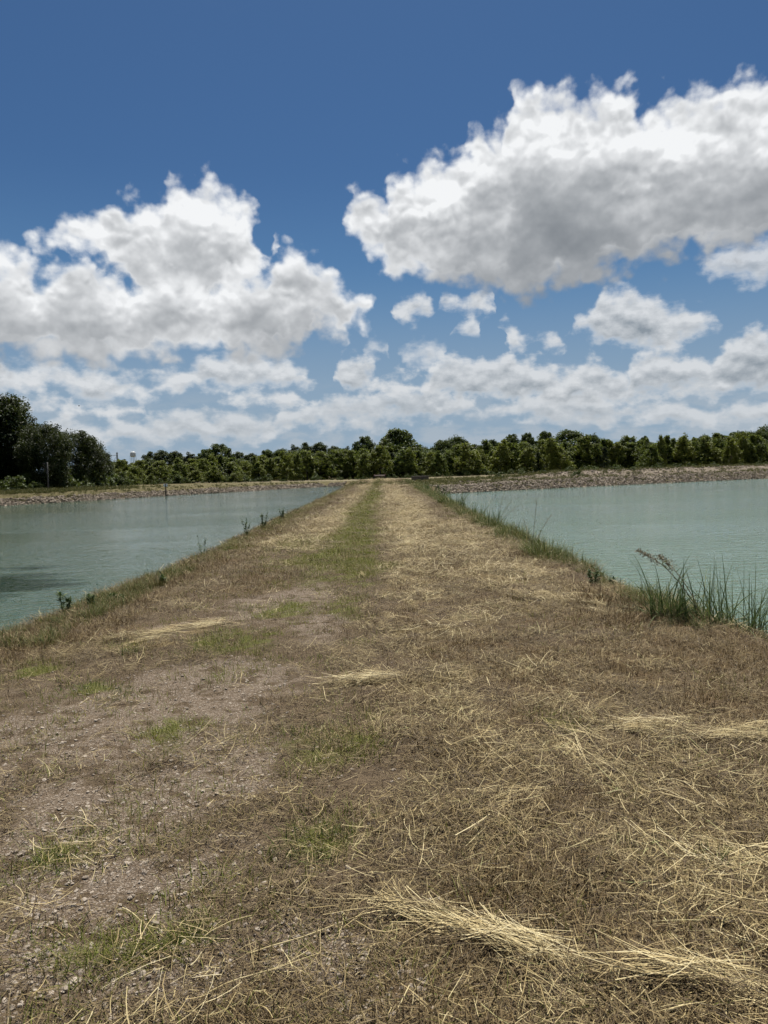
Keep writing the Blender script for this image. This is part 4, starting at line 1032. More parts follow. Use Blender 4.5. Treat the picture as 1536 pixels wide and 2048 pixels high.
def straw_mat_mesh(name, n, rad, lmin, lmax, wid, tilt, zmax, mat, g, align=None, spread=0.3):
    c = np.zeros((n, 3))
    r = rad * np.sqrt(g.uniform(0, 1, n))
    t = g.uniform(0, 2 * math.pi, n)
    c[:, 0], c[:, 1] = r * np.cos(t), r * np.sin(t)
    c[:, 2] = 0.002 + zmax * g.uniform(0, 1, n) ** 1.6
    a = g.uniform(0, 2 * math.pi, n) if align is None else align + g.normal(0, spread, n)
    if align is not None:
        c[:, 1] *= 0.28
    L = lmin + (lmax - lmin) * g.uniform(0, 1, n) ** 1.8
    el_ = g.normal(0, tilt, n)
    d = np.stack([np.cos(a) * np.cos(el_), np.sin(a) * np.cos(el_), np.sin(el_)], 1)
    side = np.cross(d, np.array([0, 0, 1.0]) + 0.5 * rand_dirs(n, g))
    side /= np.linalg.norm(side, axis=1)[:, None]
    bend = np.cross(d, side) * (g.normal(0, 0.04, n) * L)[:, None] + side * (g.normal(0, 0.045, n) * L)[:, None]
    tq = np.array([0.0, 0.33, 0.67, 1.0])
    P = c[:, None] + d[:, None] * (L[:, None] * (tq - 0.5))[..., None] + bend[:, None] * (4 * tq * (1 - tq))[None, :, None]
    P[..., 2] = np.maximum(P[..., 2], 0.0)
    w = wid * g.uniform(0.5, 1.2, n)
    v, f = ribbons(P, np.stack([w, w, w * 0.9, w * 0.6], 1), side)
    return mesh_np(name, v, [f], mat, {'tint': np.repeat(g.uniform(0, 1, n), 8)})

def blades_mesh(name, n, rad, hmin, hmax, wid, lean, mat, g, seg=4, droop=0.6):
    r = rad * np.sqrt(g.uniform(0, 1, n))
    t = g.uniform(0, 2 * math.pi, n)
    c = np.stack([r * np.cos(t), r * np.sin(t), np.full(n, -0.01)], 1)
    H = g.uniform(hmin, hmax, n)
    a = t + g.normal(0, 1.0, n)
    le = np.abs(g.normal(0, lean, n)) + 0.03
    s = np.linspace(0, 1, seg)[None, :]
    out = (np.sin(le)[:, None] * s + droop * np.sin(le)[:, None] * s ** 2.5) * H[:, None]
    up = (np.cos(le)[:, None] * s - 0.35 * droop * np.sin(le)[:, None] * s ** 3) * H[:, None]
    P = c[:, None] + np.stack([np.cos(a)[:, None] * out, np.sin(a)[:, None] * out, up], -1)
    sa = a + math.pi / 2 + g.normal(0, 0.5, n)
    side = np.stack([np.cos(sa), np.sin(sa), np.zeros(n)], 1)
    W_ = wid * g.uniform(0.6, 1.25, n)[:, None] * np.clip(1.15 - s ** 1.8, 0.08, 1)
    v, f = ribbons(P, W_, side)
    return mesh_np(name, v, [f], mat, {'tint': np.repeat(g.uniform(0, 1, n), seg * 2)})

def stone_mesh(name, mat, seed, flat=0.6, sub=1):
    bm = bmesh.new()
    bmesh.ops.create_icosphere(bm, subdivisions=sub, radius=1.0)
    g = random.Random(seed)
    cuts = [(Vector((g.gauss(0, 1), g.gauss(0, 1), g.gauss(0, 1))).normalized(), g.uniform(0.55, 0.85)) for _ in range(7)]
    for v in bm.verts:
        for nrm, lim in cuts:
            dd = v.co.dot(nrm)
            if dd > lim:
                v.co -= nrm * (dd - lim)
        v.co *= 1 + g.uniform(-.08, .08)
        v.co.z *= flat
        v.co.x *= 1.15
    me = bpy.data.meshes.new(name)
    bm.to_mesh(me)
    bm.free()
    me.materials.append(mat)
    return me

def scatter(name, pts, rot, scl, idx, meshes, label, cat, parent=None):
    """One object whose points carry copies of the given meshes."""
    me = mesh_np(name, pts, [])
    for nm, arr in (('rot', rot), ('scl', scl)):
        at = me.attributes.new(nm, 'FLOAT_VECTOR', 'POINT')
        at.data.foreach_set('vector', np.asarray(arr, np.float32).ravel())
    at = me.attributes.new('idx', 'INT', 'POINT')
    at.data.foreach_set('value', np.asarray(idx, np.int32))
    o = obj(name, me, parent)
    src = bpy.data.collections.new(name + '_kinds')
    for i, m_ in enumerate(meshes):
        src.objects.link(bpy.data.objects.new('%s_kind_%02d' % (name, i), m_))
    gname = name + '_scatter'
    ng = bpy.data.node_groups.new(gname, 'GeometryNodeTree')
    ng.interface.new_socket('Geometry', in_out='INPUT', socket_type='NodeSocketGeometry')
    ng.interface.new_socket('Geometry', in_out='OUTPUT', socket_type='NodeSocketGeometry')
    N, Lk = ng.nodes, ng.links
    gi, go = N.new('NodeGroupInput'), N.new('NodeGroupOutput')
    ci = N.new('GeometryNodeCollectionInfo')
    ci.inputs['Collection'].default_value = src
    ci.inputs['Separate Children'].default_value = True
    ci.inputs['Reset Children'].default_value = True
    iop = N.new('GeometryNodeInstanceOnPoints')
    iop.inputs['Pick Instance'].default_value = True
    def named(nm, dt):
        a = N.new('GeometryNodeInputNamedAttribute')
        a.data_type = dt
        a.inputs['Name'].default_value = nm
        return a.outputs['Attribute']
    e2r = N.new('FunctionNodeEulerToRotation')
    Lk.new(named('rot', 'FLOAT_VECTOR'), e2r.inputs[0])
    Lk.new(gi.outputs[0], iop.inputs['Points'])
    Lk.new(ci.outputs[0], iop.inputs['Instance'])
    Lk.new(named('idx', 'INT'), iop.inputs['Instance Index'])
    Lk.new(e2r.outputs[0], iop.inputs['Rotation'])
    Lk.new(named('scl', 'FLOAT_VECTOR'), iop.inputs['Scale'])
    Lk.new(iop.outputs[0], go.inputs[0])
    md = o.modifiers.new('scatter', 'NODES')
    md.node_group = ng
    return tag(o, label, cat, kind='stuff')

def straw_material(name, stops, rough=0.65, trans=0.0):
    m, k, p, out = material(name)
    t = k.attr('tint')
    r = k.node('ShaderNodeObjectInfo').outputs['Random']
    f = k.m('ADD', k.m('MULTIPLY', t, 0.72), k.m('MULTIPLY', r, 0.28))
    col = k.ramp(f, stops)
    k._in(p.inputs['Base Color'], col)
    p.inputs['Roughness'].default_value = rough
    p.inputs['Specular IOR Level'].default_value = 0.25
    if not trans:
        return m
    tr = k.node('ShaderNodeBsdfTranslucent')
    k._in(tr.inputs['Color'], col)
    mx = k.node('ShaderNodeMixShader')
    mx.inputs[0].default_value = trans
    k.t.links.new(p.outputs[0], mx.inputs[1])
    k.t.links.new(tr.outputs[0], mx.inputs[2])
    k.t.links.new(mx.outputs[0], out.inputs[0])
    return m

MAT_STRAW = straw_material('straw', [(0.0, (0.032, 0.020, 0.010)), (0.30, (0.085, 0.056, 0.026)), (0.52, (0.175, 0.126, 0.058)),
                                     (0.72, (0.370, 0.285, 0.132)), (0.90, (0.580, 0.490, 0.265)), (1.0, (0.300, 0.320, 0.130))])
MAT_PALE = straw_material('pale_straw', [(0.0, (0.20, 0.138, 0.062)), (0.3, (0.44, 0.345, 0.165)), (0.65, (0.62, 0.52, 0.29)), (1.0, (0.70, 0.62, 0.40))])
MAT_CHAFF = straw_material('brown_chaff', [(0.0, (0.030, 0.020, 0.010)), (0.42, (0.100, 0.069, 0.032)), (0.75, (0.210, 0.157, 0.074)), (1.0, (0.42, 0.345, 0.185))])
MAT_BROWN = straw_material('brown_stubble', [(0.0, (0.036, 0.022, 0.010)), (0.42, (0.135, 0.088, 0.038)), (0.78, (0.265, 0.188, 0.084)), (1.0, (0.40, 0.32, 0.165))])
MAT_STUB = straw_material('stubble_stem', [(0.0, (0.040, 0.025, 0.014)), (0.5, (0.120, 0.078, 0.038)), (0.85, (0.180, 0.150, 0.060)), (1.0, (0.30, 0.25, 0.13))])
MAT_GRASS = straw_material('green_grass', [(0.0, (0.050, 0.062, 0.010)), (0.45, (0.150, 0.175, 0.030)), (0.78, (0.230, 0.235, 0.052)), (1.0, (0.34, 0.28, 0.11))], trans=0.3)
MAT_RUSH = straw_material('bank_grass', [(0.0, (0.036, 0.052, 0.014)), (0.40, (0.088, 0.115, 0.030)), (0.7, (0.165, 0.180, 0.055)), (0.85, (0.26, 0.225, 0.10)), (1.0, (0.30, 0.225, 0.11))], trans=0.25)

def stone_material(name, a, b):
    m, k, p, _ = material(name)
    r = k.node('ShaderNodeObjectInfo').outputs['Random']
    tcn = k.node('ShaderNodeTexCoord').outputs['Object']
    n = k.noise(tcn, 2.2, 5.0, 0.65)
    col = k.mix(k.m('ADD', k.m('MULTIPLY', r, 0.7), k.m('MULTIPLY', n, 0.3)), a, b)
    col = k.mix(k.ss(k.noise(tcn, 5.0, 3.0, 0.6), 0.52, 0.7, 0.0, 0.5), col, (0.13, 0.10, 0.08))
    k._in(p.inputs['Base Color'], col)
    p.inputs['Roughness'].default_value = 0.9
    bump(k, p, n, 0.4, 0.05)
    return m
MAT_STONE = stone_material('gravel_stone', (0.160, 0.126, 0.094), (0.52, 0.445, 0.360))
MAT_ROCK = stone_material('riprap_rock', (0.085, 0.064, 0.044), (0.335, 0.280, 0.215))

g4 = np.random.default_rng(40)
MATS = [straw_mat_mesh('straw', 110, 0.18, 0.02, 0.17, 0.0011, 0.28, 0.048, MAT_STRAW, g4) for _ in range(8)]
CHAFF = [straw_mat_mesh('chaff', 110, 0.17, 0.015, 0.10, 0.0013, 0.26, 0.020, MAT_CHAFF, g4) for _ in range(4)]
PALES = [straw_mat_mesh('pale_straw', 24, 0.20, 0.04, 0.28, 0.0014, 0.24, 0.060, MAT_PALE, g4) for _ in range(5)]
ROWS_ = [straw_mat_mesh('straw_row', 40, 0.20, 0.06, 0.42, 0.0015, 0.14, 0.040, MAT_STRAW if i % 3 else MAT_PALE, g4, 0.0, 0.38) for i in range(4)]
STUB = [blades_mesh('stubble', 15, 0.14, 0.015, 0.085, 0.0013, 0.36, MAT_STUB, g4, 3, 0.4) for _ in range(4)]
FUZZ = [blades_mesh('dry_grass', 52, 0.13, 0.02, 0.11, 0.0013, 0.8, MAT_BROWN, g4, 3, 0.7) for _ in range(3)]
TUFT = [blades_mesh('grass', 40, 0.13, 0.012, 0.080, 0.0015, 0.70, MAT_GRASS, g4, 4, 0.8) for _ in range(4)]
RUSH = [blades_mesh('rush', 58, 0.16, 0.12, 0.50, 0.0045, 0.50, MAT_RUSH, g4, 5, 0.9) for _ in range(5)]
STONES = [stone_mesh('stone', MAT_STONE, 60 + i, 0.55) for i in range(8)]
ROCKS = [stone_mesh('rock', MAT_ROCK, 90 + i, 0.7) for i in range(8)]

def dike_points(n, power=1.0, y0=1.4, y1=118.0, xl=-3.7, xr=3.1, g=g4):
    """Points over the dike top inside a generous view wedge; nearer ground gets more."""
    u = g.uniform(0, 1, n)
    if power == 1.0:
        y = y0 * (y1 / y0) ** u
    else:
        e = 1 - power
        y = (y0 ** e + u * (y1 ** e - y0 ** e)) ** (1 / e)
    half = 0.60 * y + 1.2
    wide = sstep(y, 14, 8)
    lo, hi = np.maximum(xl - 0.9 * wide, -half), np.minimum(xr + 1.0 * wide, half)
    x = lo + (hi - lo) * g.uniform(0, 1, n)
    return x, y

def lay(x, y, g, tilt=0.0, grow=0.030, smin=0.75, smax=1.25, dz=0.0, zs=1.0):
    n = len(x)
    pts = np.stack([x, y, land(x, y) + dz], 1)
    rot = np.stack([g.normal(0, tilt, n), g.normal(0, tilt, n), g.uniform(0, 2 * math.pi, n)], 1)
    s = g.uniform(smin, smax, n) * (1 + grow * np.clip(y - 3, 0, 60))
    return pts, rot, np.stack([s, s, s * zs], 1)

def cover(name, n, power, prob, meshes, label, cat, tilt=0.05, **kw):
    rngc = {q: kw.pop(q) for q in ('y0', 'y1', 'xl', 'xr') if q in kw}
    n = int(n * 1.28)
    x, y = dike_points(n, power, **rngc)
    b, gr, st, br = masks(x, y)
    keep = g4.uniform(0, 1, n) < prob(x, y, b, gr, st, br)
    x, y = x[keep], y[keep]
    pts, rot, scl = lay(x, y, g4, tilt, **kw)
    return scatter(name, pts, rot, scl, g4.integers(0, len(meshes), len(x)), meshes, label, cat)

cover('straw_litter', 9500, 1.35, lambda x, y, b, g, s, n: np.clip(0.08 + 1.0 * s - 0.80 * b - 0.45 * g, 0.025, 1), MATS,
      'cut straw litter strewn over the dike top', 'straw')
cover('chaff', 6500, 1.35, lambda x, y, b, g, s, n: np.clip(0.60 + 0.3 * n - 0.66 * b, 0.04, 1), CHAFF,
      'fine dry chaff and clippings over the dike soil', 'chaff')
cover('pale_straw', 3000, 1.35, lambda x, y, b, g, s, n: np.clip(1.05 * s ** 1.8 - 0.6 * b - 0.3 * g - 0.25 * n + 0.22 * s * sstep(y, 9, 15), 0.01, 1), PALES,
      'pale sun-bleached straw lying in swaths on the dike', 'straw', tilt=0.08)
cover('pale_straw', 4200, 0.8, lambda x, y, b, g, s, n: np.clip(1.1 * s ** 1.5 - 0.5 * g - 0.3 * n, 0.02, 1), PALES,
      'sun-bleached straw lying in the wheel tracks farther along the dike', 'straw', tilt=0.08, y0=9.0)
cover('stubble', 6500, 1.35, lambda x, y, b, g, s, n: np.clip(0.20 + 0.75 * n + 0.15 * g - 0.22 * b, 0.03, 1), STUB,
      'short brown upright grass stubble over the dike', 'stubble', tilt=0.05, zs=1.0)
cover('dry_grass', 7500, 1.3, lambda x, y, b, g, s, n: np.clip(0.90 * n - 0.45 * b + 0.14, 0.02, 1), FUZZ,
      'dry rust-brown mown grass on the dike', 'grass', tilt=0.05)
cover('green_grass', 15000, 1.25, lambda x, y, b, g, s, n: np.clip(1.45 * g - 0.05, 0.02, 1), TUFT,
      'short green grass patches along the wheel tracks', 'grass', tilt=0.05)

# windrows: straw raked into bands by the mower, each a line of points (x, y) with a half width
def windrow(line, n, half, g):
    line = np.asarray(line, float)
    seg = np.sqrt((np.diff(line, axis=0) ** 2).sum(1))
    cum = np.concatenate([[0], np.cumsum(seg)])
    t = g.uniform(0, cum[-1], n)
    x = np.interp(t, cum, line[:, 0])
    y = np.interp(t, cum, line[:, 1])
    i = np.clip(np.searchsorted(cum, t) - 1, 0, len(seg) - 1)
    d = (line[i + 1] - line[i]) / seg[i][:, None]
    o = g.normal(0, half, n)
    return x - d[:, 1] * o, y + d[:, 0] * o, np.arctan2(d[:, 1], d[:, 0])
WIND = [([(0.06, 2.60), (0.30, 2.47), (0.54, 2.34), (0.78, 2.23), (1.08, 2.10)], 38, 0.030),
        ([(-0.45, 5.62), (0.0, 5.66), (0.55, 5.72)], 34, 0.08), ([(1.45, 4.42), (1.9, 4.36), (2.4, 4.46)], 26, 0.07),
        ([(0.30, 3.35), (0.75, 3.62), (1.25, 3.55)], 7, 0.18), ([(1.2, 3.05), (1.45, 2.85), (1.75, 2.95)], 22, 0.12),
        ([(-2.75, 7.35), (-2.2, 7.75), (-1.75, 8.1)], 34, 0.14), ([(0.2, 8.0), (0.25, 10.5), (0.4, 14.0)], 30, 0.3),
        ([(1.6, 9.4), (2.2, 9.0), (2.6, 8.2)], 40, 0.15), ([(0.5, 4.15), (0.95, 4.3), (1.4, 3.95)], 7, 0.2)]
px_, py_, pr_ = zip(*[windrow(l, n, hw, g4) for l, n, hw in WIND])
px_, py_, pr_ = map(np.concatenate, (px_, py_, pr_))
npt = len(px_)
rot = np.stack([g4.normal(0, 0.04, npt), g4.normal(0, 0.05, npt), pr_ + g4.normal(0, 0.28, npt)], 1)
sc1 = g4.uniform(0.6, 1.05, npt)
scatter('windrow_straw', np.stack([px_, py_, land(px_, py_) + g4.uniform(0, 0.02, npt)], 1), rot, np.stack([sc1, sc1, sc1], 1),
        g4.integers(0, len(ROWS_), npt), ROWS_, 'raked bands of long pale straw stalks across the foreground', 'straw')

# loose gravel in the worn patches; the largest stones are pieces of their own
xs, ys = dike_points(52000, 1.5, y1=16.0)
b_, g_, s_, n_ = masks(xs, ys)
kp = g4.uniform(0, 1, len(xs)) < np.clip(1.15 * b_ ** 1.6 - 0.25 * s_ + 0.03, 0, 1)
xs, ys = xs[kp], ys[kp]
size = 0.003 + 0.012 * g4.uniform(0, 1, len(xs)) ** 3.2
pts = np.stack([xs, ys, land(xs, ys) + size * 0.10], 1)
scatter('gravel', pts, np.stack([g4.normal(0, .25, len(xs)), g4.normal(0, .25, len(xs)), g4.uniform(0, 6.28, len(xs))], 1),
        np.repeat(size[:, None], 3, 1), g4.integers(0, len(STONES), len(xs)), STONES, 'grey gravel bedded in the bare soil of the track', 'gravel')
xs, ys = dike_points(900, 1.5, y1=6.5, xl=-2.4, xr=0.8)
b_, g_, s_, n_ = masks(xs, ys)
kp = np.argsort(-(b_ - 0.5 * s_ + g4.uniform(0, .5, len(xs))))[:150]
for i in kp:
    r_ = float(0.008 + 0.012 * g4.uniform() ** 2.5)
    o = bpy.data.objects.new('stone', STONES[int(g4.integers(0, len(STONES)))])
    COL.objects.link(o)
    o.parent = ground
    o.location = (xs[i], ys[i], float(land(xs[i:i + 1], ys[i:i + 1])[0]) + r_ * 0.22)
    o.rotation_euler = (g4.normal(0, .2), g4.normal(0, .2), g4.uniform(0, 6.28))
    o.scale = (r_, r_ * g4.uniform(.7, 1), r_ * g4.uniform(.7, 1.1))

# riprap along the far banks
def along(poly_pts, n, s0, s1, g, seed_side=1):
    line = np.asarray(poly_pts, float)
    x, y, a = windrow(line, n, 0.0, g)
    o = g.uniform(s0, s1, n)
    return x - np.sin(a) * o * seed_side, y + np.cos(a) * o * seed_side
def riprap(line, n, s0, s1, side, label):
    x, y = along(line, n, s0, s1, g4, side)
    s = 0.035 + 0.125 * g4.uniform(0, 1, n) ** 3.0
    z = land(x, y)
    kp = z > WATER_Z - 0.16
    x, y, s, z = x[kp], y[kp], s[kp], z[kp]
    m_ = len(x)
    scatter('riprap', np.stack([x, y, z + s * 0.25], 1), np.stack([g4.normal(0, .5, m_), g4.normal(0, .5, m_), g4.uniform(0, 6.28, m_)], 1),
            np.repeat(s[:, None], 3, 1) * g4.uniform(.75, 1.25, (m_, 3)), g4.integers(0, len(ROCKS), m_), ROCKS, label, 'rocks')
riprap([(5.2, 65.6), (9, 68.2), (22, 76.4), (45.2, 88.5), (70, 100)], 19000, -0.25, 2.3, 1, 'broken rock armouring the far bank of the right-hand pond')
riprap([(-5.6, 106.5), (-8.0, 107.2), (-13.5, 98), (-23.6, 81.4), (-32.7, 64.3), (-41, 49)], 14000, -1.3, 0.25, 1, 'broken rock armouring the far bank of the left-hand pond')

riprap([(12, 70.2), (22, 76.4), (45.2, 88.5), (70, 100)], 5200, 2.2, 10.5, 1, 'smaller loose rock over the gravel berm behind the right-hand pond')

# taller growth on the shoulders of the dike and on the far banks
def fringe(name, n, y0, y1, x0, x1, hs, meshes, label, power=0.8, clump=0.0, tilt=0.12):
    e = 1 - power
    y = (y0 ** e + g4.uniform(0, 1, n) * (y1 ** e - y0 ** e)) ** (1 / e)
    x = x0 + (x1 - x0) * g4.uniform(0, 1, n)
    dens = wobble(x, y, 1.3, 3.0) * 0.8 + wobble(x, y, 0.35, 1.0) * 0.5 + 0.45
    kp = g4.uniform(0, 1, n) < 1 - clump + clump * dens
    x, y, dens = x[kp], y[kp], dens[kp]
    m_ = len(x)
    s = g4.uniform(0.35, 1.15, m_) * hs * np.clip(0.65 + 0.6 * dens, 0.35, 1.5)
    scatter(name, np.stack([x, y, land(x, y)], 1), np.stack([g4.normal(0, tilt, m_), g4.normal(0, tilt, m_), g4.uniform(0, 6.28, m_)], 1),
            np.stack([s * 1.2, s * 1.2, s], 1), g4.integers(0, len(meshes), m_), meshes, label, 'grass')
fringe('bank_grass', 2800, 12.5, 110.0, 2.6, 4.0, 0.66, RUSH, 'dark green grass fringe on the right shoulder of the dike', 0.75, 1.0)
fringe('bank_grass', 2300, 9.0, 106.0, -4.6, -3.3, 0.31, RUSH, 'low green grass fringe on the left shoulder of the dike', 0.75, 0.6)
fringe('bank_grass', 300, 7.3, 10.5, -4.4, -3.3, 0.36, RUSH, 'sparse short green grass at the near end of the left shoulder', 0.75, 0.8)
fringe('bank_grass', 300, 7.4, 12.5, 2.9, 4.0, 0.42, RUSH, 'sparse green grass at the near end of the right shoulder', 0.75, 0.8)
fringe('dry_bank_grass', 2100, 6.3, 60.0, -4.2, -2.9, 1.4, FUZZ, 'dry rusty grass on the left shoulder of the dike', 0.9, 0.4)
fringe('dry_bank_grass', 1500, 6.2, 40.0, 2.3, 3.9, 1.5, FUZZ, 'dry brown grass on the right shoulder of the dike', 0.9, 0.4)

x, y = along([(-8.0, 107.2), (-13.5, 98), (-23.6, 81.4), (-32.7, 64.3), (-41, 49)], 2600, -9.0, -2.0, g4, 1)
kp = g4.uniform(0, 1, len(x)) < sstep(-x, 24, 33) * 0.85 + 0.06
x, y = x[kp], y[kp]
s = g4.uniform(0.35, 1.1, len(x)) * (0.5 + 0.5 * sstep(-x, 20, 34))
MAT_MEADOW = straw_material('meadow_grass', [(0.0, (0.042, 0.050, 0.014)), (0.5, (0.092, 0.100, 0.030)), (1.0, (0.185, 0.165, 0.075))], trans=0.3)
MEADOW = [blades_mesh('meadow', 50, 0.3, 0.15, 0.55, 0.010, 0.4, MAT_MEADOW, g4, 4, 0.6) for _ in range(4)]
scatter('meadow_grass', np.stack([x, y, land(x, y)], 1), np.stack([x * 0, x * 0, g4.uniform(0, 6.28, len(x))], 1), np.repeat(s[:, None], 3, 1),
        g4.integers(0, 4, len(x)), MEADOW, 'yellow-green meadow grass along the top of the left-hand bank', 'grass')
x, y = along([(5.2, 65.6), (9, 68.2), (22, 76.4), (45.2, 88.5), (70, 100)], 3200, 2.0, 20.0, g4, 1)
x2 = g4.uniform(4, 22, 700); y2 = g4.uniform(84, 112, 700)
x, y = np.concatenate([x, x2]), np.concatenate([y, y2])
kp = (wobble(x, y, 0.5, 2.0) + g4.uniform(-.6, .6, len(x)) > 0.1) & (land(x, y) > -0.3)
x, y = x[kp], y[kp]
s = g4.uniform(0.35, 1.0, len(x))
scatter('meadow_grass', np.stack([x, y, land(x, y)], 1), np.stack([x * 0, x * 0, g4.uniform(0, 6.28, len(x))], 1), np.repeat(s[:, None], 3, 1),
        g4.integers(0, 4, len(x)), MEADOW, 'patchy grass on the bench and berm behind the right-hand pond', 'grass')

x, y = along([(5.2, 65.6), (9, 68.2), (22, 76.4), (45.2, 88.5), (70, 100)], 500, 0.7, 3.0, g4, 1)
xb, yb = along([(-8.0, 107.2), (-13.5, 98), (-23.6, 81.4), (-32.7, 64.3), (-41, 49)], 420, -2.4, -0.6, g4, 1)
x, y = np.concatenate([x, xb]), np.concatenate([y, yb])
s = g4.uniform(0.25, 0.75, len(x))
scatter('bank_weeds', np.stack([x, y, land(x, y)], 1), np.stack([x * 0, x * 0, g4.uniform(0, 6.28, len(x))], 1), np.repeat(s[:, None], 3, 1),
        g4.integers(0, 4, len(x)), MEADOW, 'thin weeds growing between the rocks of both far banks', 'weeds')

# low scrub under the young trees
UNDER = [crown_mesh('scrub', 1.1, 1.1, 0.0, 26, 30, 0.10, MAT_DARK, 400 + i, 'bush') for i in range(4)]
u_ = np.linspace(-46, 92, 250) + g4.normal(0, 1.4, 250)
yy = np.interp(u_, [-46, -38, -20, 0, 10, 92], [96, 104, 118, 130, 131, 133]) + g4.uniform(-2, 1.5, 250)
s = g4.uniform(0.25, 1.0, 250) * (0.35 + 0.65 * (wobble(u_, yy, 0.35, 2.0) > 0))
scatter('undergrowth', np.stack([u_, yy, land(u_, yy)], 1), np.stack([u_ * 0, u_ * 0, g4.uniform(0, 6.28, 250)], 1), np.repeat(s[:, None], 3, 1),
        g4.integers(0, 4, 250), UNDER, 'low scrub along the foot of the young trees', 'undergrowth')

xs_ = np.concatenate([g4.uniform(-49, -36, 90), g4.uniform(-40, -35.5, 40)])
ys_ = np.concatenate([g4.uniform(74, 96, 90), g4.uniform(84, 104, 40)])
kp = signed_distance(POND_W, xs_, ys_) > 6.0
xs_, ys_ = xs_[kp], ys_[kp]
s = g4.uniform(0.7, 1.7, len(xs_))
scatter('undergrowth', np.stack([xs_, ys_, land(xs_, ys_)], 1), np.stack([xs_ * 0, xs_ * 0, g4.uniform(0, 6.28, len(xs_))], 1), np.repeat(s[:, None], 3, 1),
        g4.integers(0, 4, len(xs_)), UNDER, 'dark scrub under the tall trees on the left shore', 'undergrowth')

# ------------------------------------------------------------------ single things
def zat(x, y):
    return float(land(np.array([float(x)]), np.array([float(y)]))[0])

def empty(name, loc, label, cat, group=None, rz=0.0):
    o = bpy.data.objects.new(name, None)
    COL.objects.link(o)
    o.location = loc
    o.rotation_euler = (0, 0, rz)
    return tag(o, label, cat, group)

M_RUST = plain('rusty_steel', (0.120, 0.062, 0.045), 0.8, 0.2, 0.4, 5.0)
M_BOARD = plain('weathered_boards', (0.52, 0.42, 0.37), 0.85, 0.0, 0.3, 7.0)
M_TYRE = plain('tyre_rubber', (0.018, 0.018, 0.019), 0.9, 0.0, 0.3, 12.0)
M_RIM = plain('grey_rim', (0.22, 0.22, 0.22), 0.6, 0.5, 0.3, 12.0)
M_WHITE = plain('white_paint', (0.78, 0.78, 0.76), 0.5, 0.0, 0.08, 3.0)
M_POST = plain('brown_post', (0.085, 0.055, 0.040), 0.9, 0.0, 0.35, 8.0)
M_GREY = plain('grey_post', (0.09, 0.086, 0.08), 0.85, 0.0, 0.3, 6.0)
M_TANK = plain('tank_paint', (0.46, 0.485, 0.50), 0.6, 0.0, 0.06, 0.2)
M_STEEL = plain('galvanised_steel', (0.20, 0.22, 0.24), 0.6, 0.3, 0.15, 0.5)
M_CONC = plain('dark_concrete', (0.105, 0.090, 0.072), 0.95, 0.0, 0.4, 4.0)
M_CAP = plain('pale_concrete', (0.30, 0.27, 0.23), 0.9, 0.0, 0.25, 4.0)
M_BIRD = plain('dark_plumage', (0.02, 0.02, 0.022), 0.8)

# low flat trailer standing across the end of the dike
tx, ty = -0.55, 120.5
tr = empty('trailer', (tx, ty, zat(tx, ty)), 'low flatbed trailer with two black wheels parked at the far end of the dike', 'trailer')
P = Parts()
for i in range(7):
    P.box((-0.69 + 0.23 * i, 0.55, 0.60), (0.215, 2.3, 0.05))
deck = obj('deck', P.mesh('deck', M_BOARD), tr)
P = Parts()
for sx in (-0.78, 0.78):
    P.box((sx, 0.55, 0.53), (0.07, 2.4, 0.085))
for yy_ in (-0.62, 0.1, 0.9, 1.72):
    P.box((0, yy_, 0.53), (1.49, 0.06, 0.08))
P.tube([(-0.95, -0.1, 0.32), (0.95, -0.1, 0.32)], 0.035, 8)
obj('frame', P.mesh('frame', M_RUST), tr)
P = Parts()
P.box((0, -0.68, 0.60), (1.62, 0.05, 0.20))
obj('tail_board', P.mesh('tail_board', M_BOARD), tr)
P = Parts().tube([(-0.6, 1.7, 0.5), (0, 3.0, 0.48)], 0.035, 6).tube([(0.6, 1.7, 0.5), (0, 3.0, 0.48)], 0.035, 6).box((0, 3.05, 0.48), (0.12, 0.25, 0.10))
obj('drawbar', P.mesh('drawbar', M_RUST), tr)
for sx in (-0.72, 0.74):
    P = Parts().box((sx, -0.55, 0.75), (0.07, 0.07, 0.26))
    obj('stake', P.mesh('stake', M_RUST), tr)
for sx in (-1, 1):
    th = np.linspace(0, 2 * math.pi, 25)
    ring = [(0.0, -0.1 + 0.25 * math.cos(a), 0.33 + 0.25 * math.sin(a)) for a in th]
    P = Parts().tube(ring, 0.088, 10, cap=False)
    ty_ = obj('tyre', P.mesh('tyre', M_TYRE, True), None)
    P = Parts().tube([(-0.07, -0.1, 0.33), (-0.05, -0.1, 0.33), (0.05, -0.1, 0.33), (0.07, -0.1, 0.33)], [0.10, 0.175, 0.175, 0.10], 18)
    rim = obj('rim', P.mesh('rim', M_RIM), None)
    wh = empty('wheel', (sx * 0.90, 0, 0), None, None)
    wh.parent = tr
    ty_.parent = wh
    rim.parent = wh
    P = Parts().box((sx * 0.90, -0.1, 0.70), (0.22, 0.72, 0.025)).box((sx * 0.90, -0.49, 0.64), (0.22, 0.03, 0.14)).box((sx * 0.90, 0.29, 0.64), (0.22, 0.03, 0.14))
    obj('mudguard', P.mesh('mudguard', M_RUST), tr)

# culvert headwall in the grass right of the dike's end
bx_, by_ = 5.0, 101.5
hb = empty('culvert_headwall', (bx_, by_, zat(bx_, by_) - 0.05), 'low dark concrete wall with a pale top edge in the grass right of the trailer', 'wall', rz=0.05)
P = Parts().box((0, 0, 0.29), (2.25, 0.34, 0.62))
obj('wall', P.mesh('wall', M_CONC), hb)
P = Parts().box((0, 0, 0.63), (2.35, 0.42, 0.06))
obj('coping', P.mesh('coping', M_CAP), hb)
for sx in (-1, 1):
    P = Parts().box((sx * 1.05, 0.42, 0.22), (0.16, 0.5, 0.5))
    obj('wing_wall', P.mesh('wing_wall', M_CONC), hb)

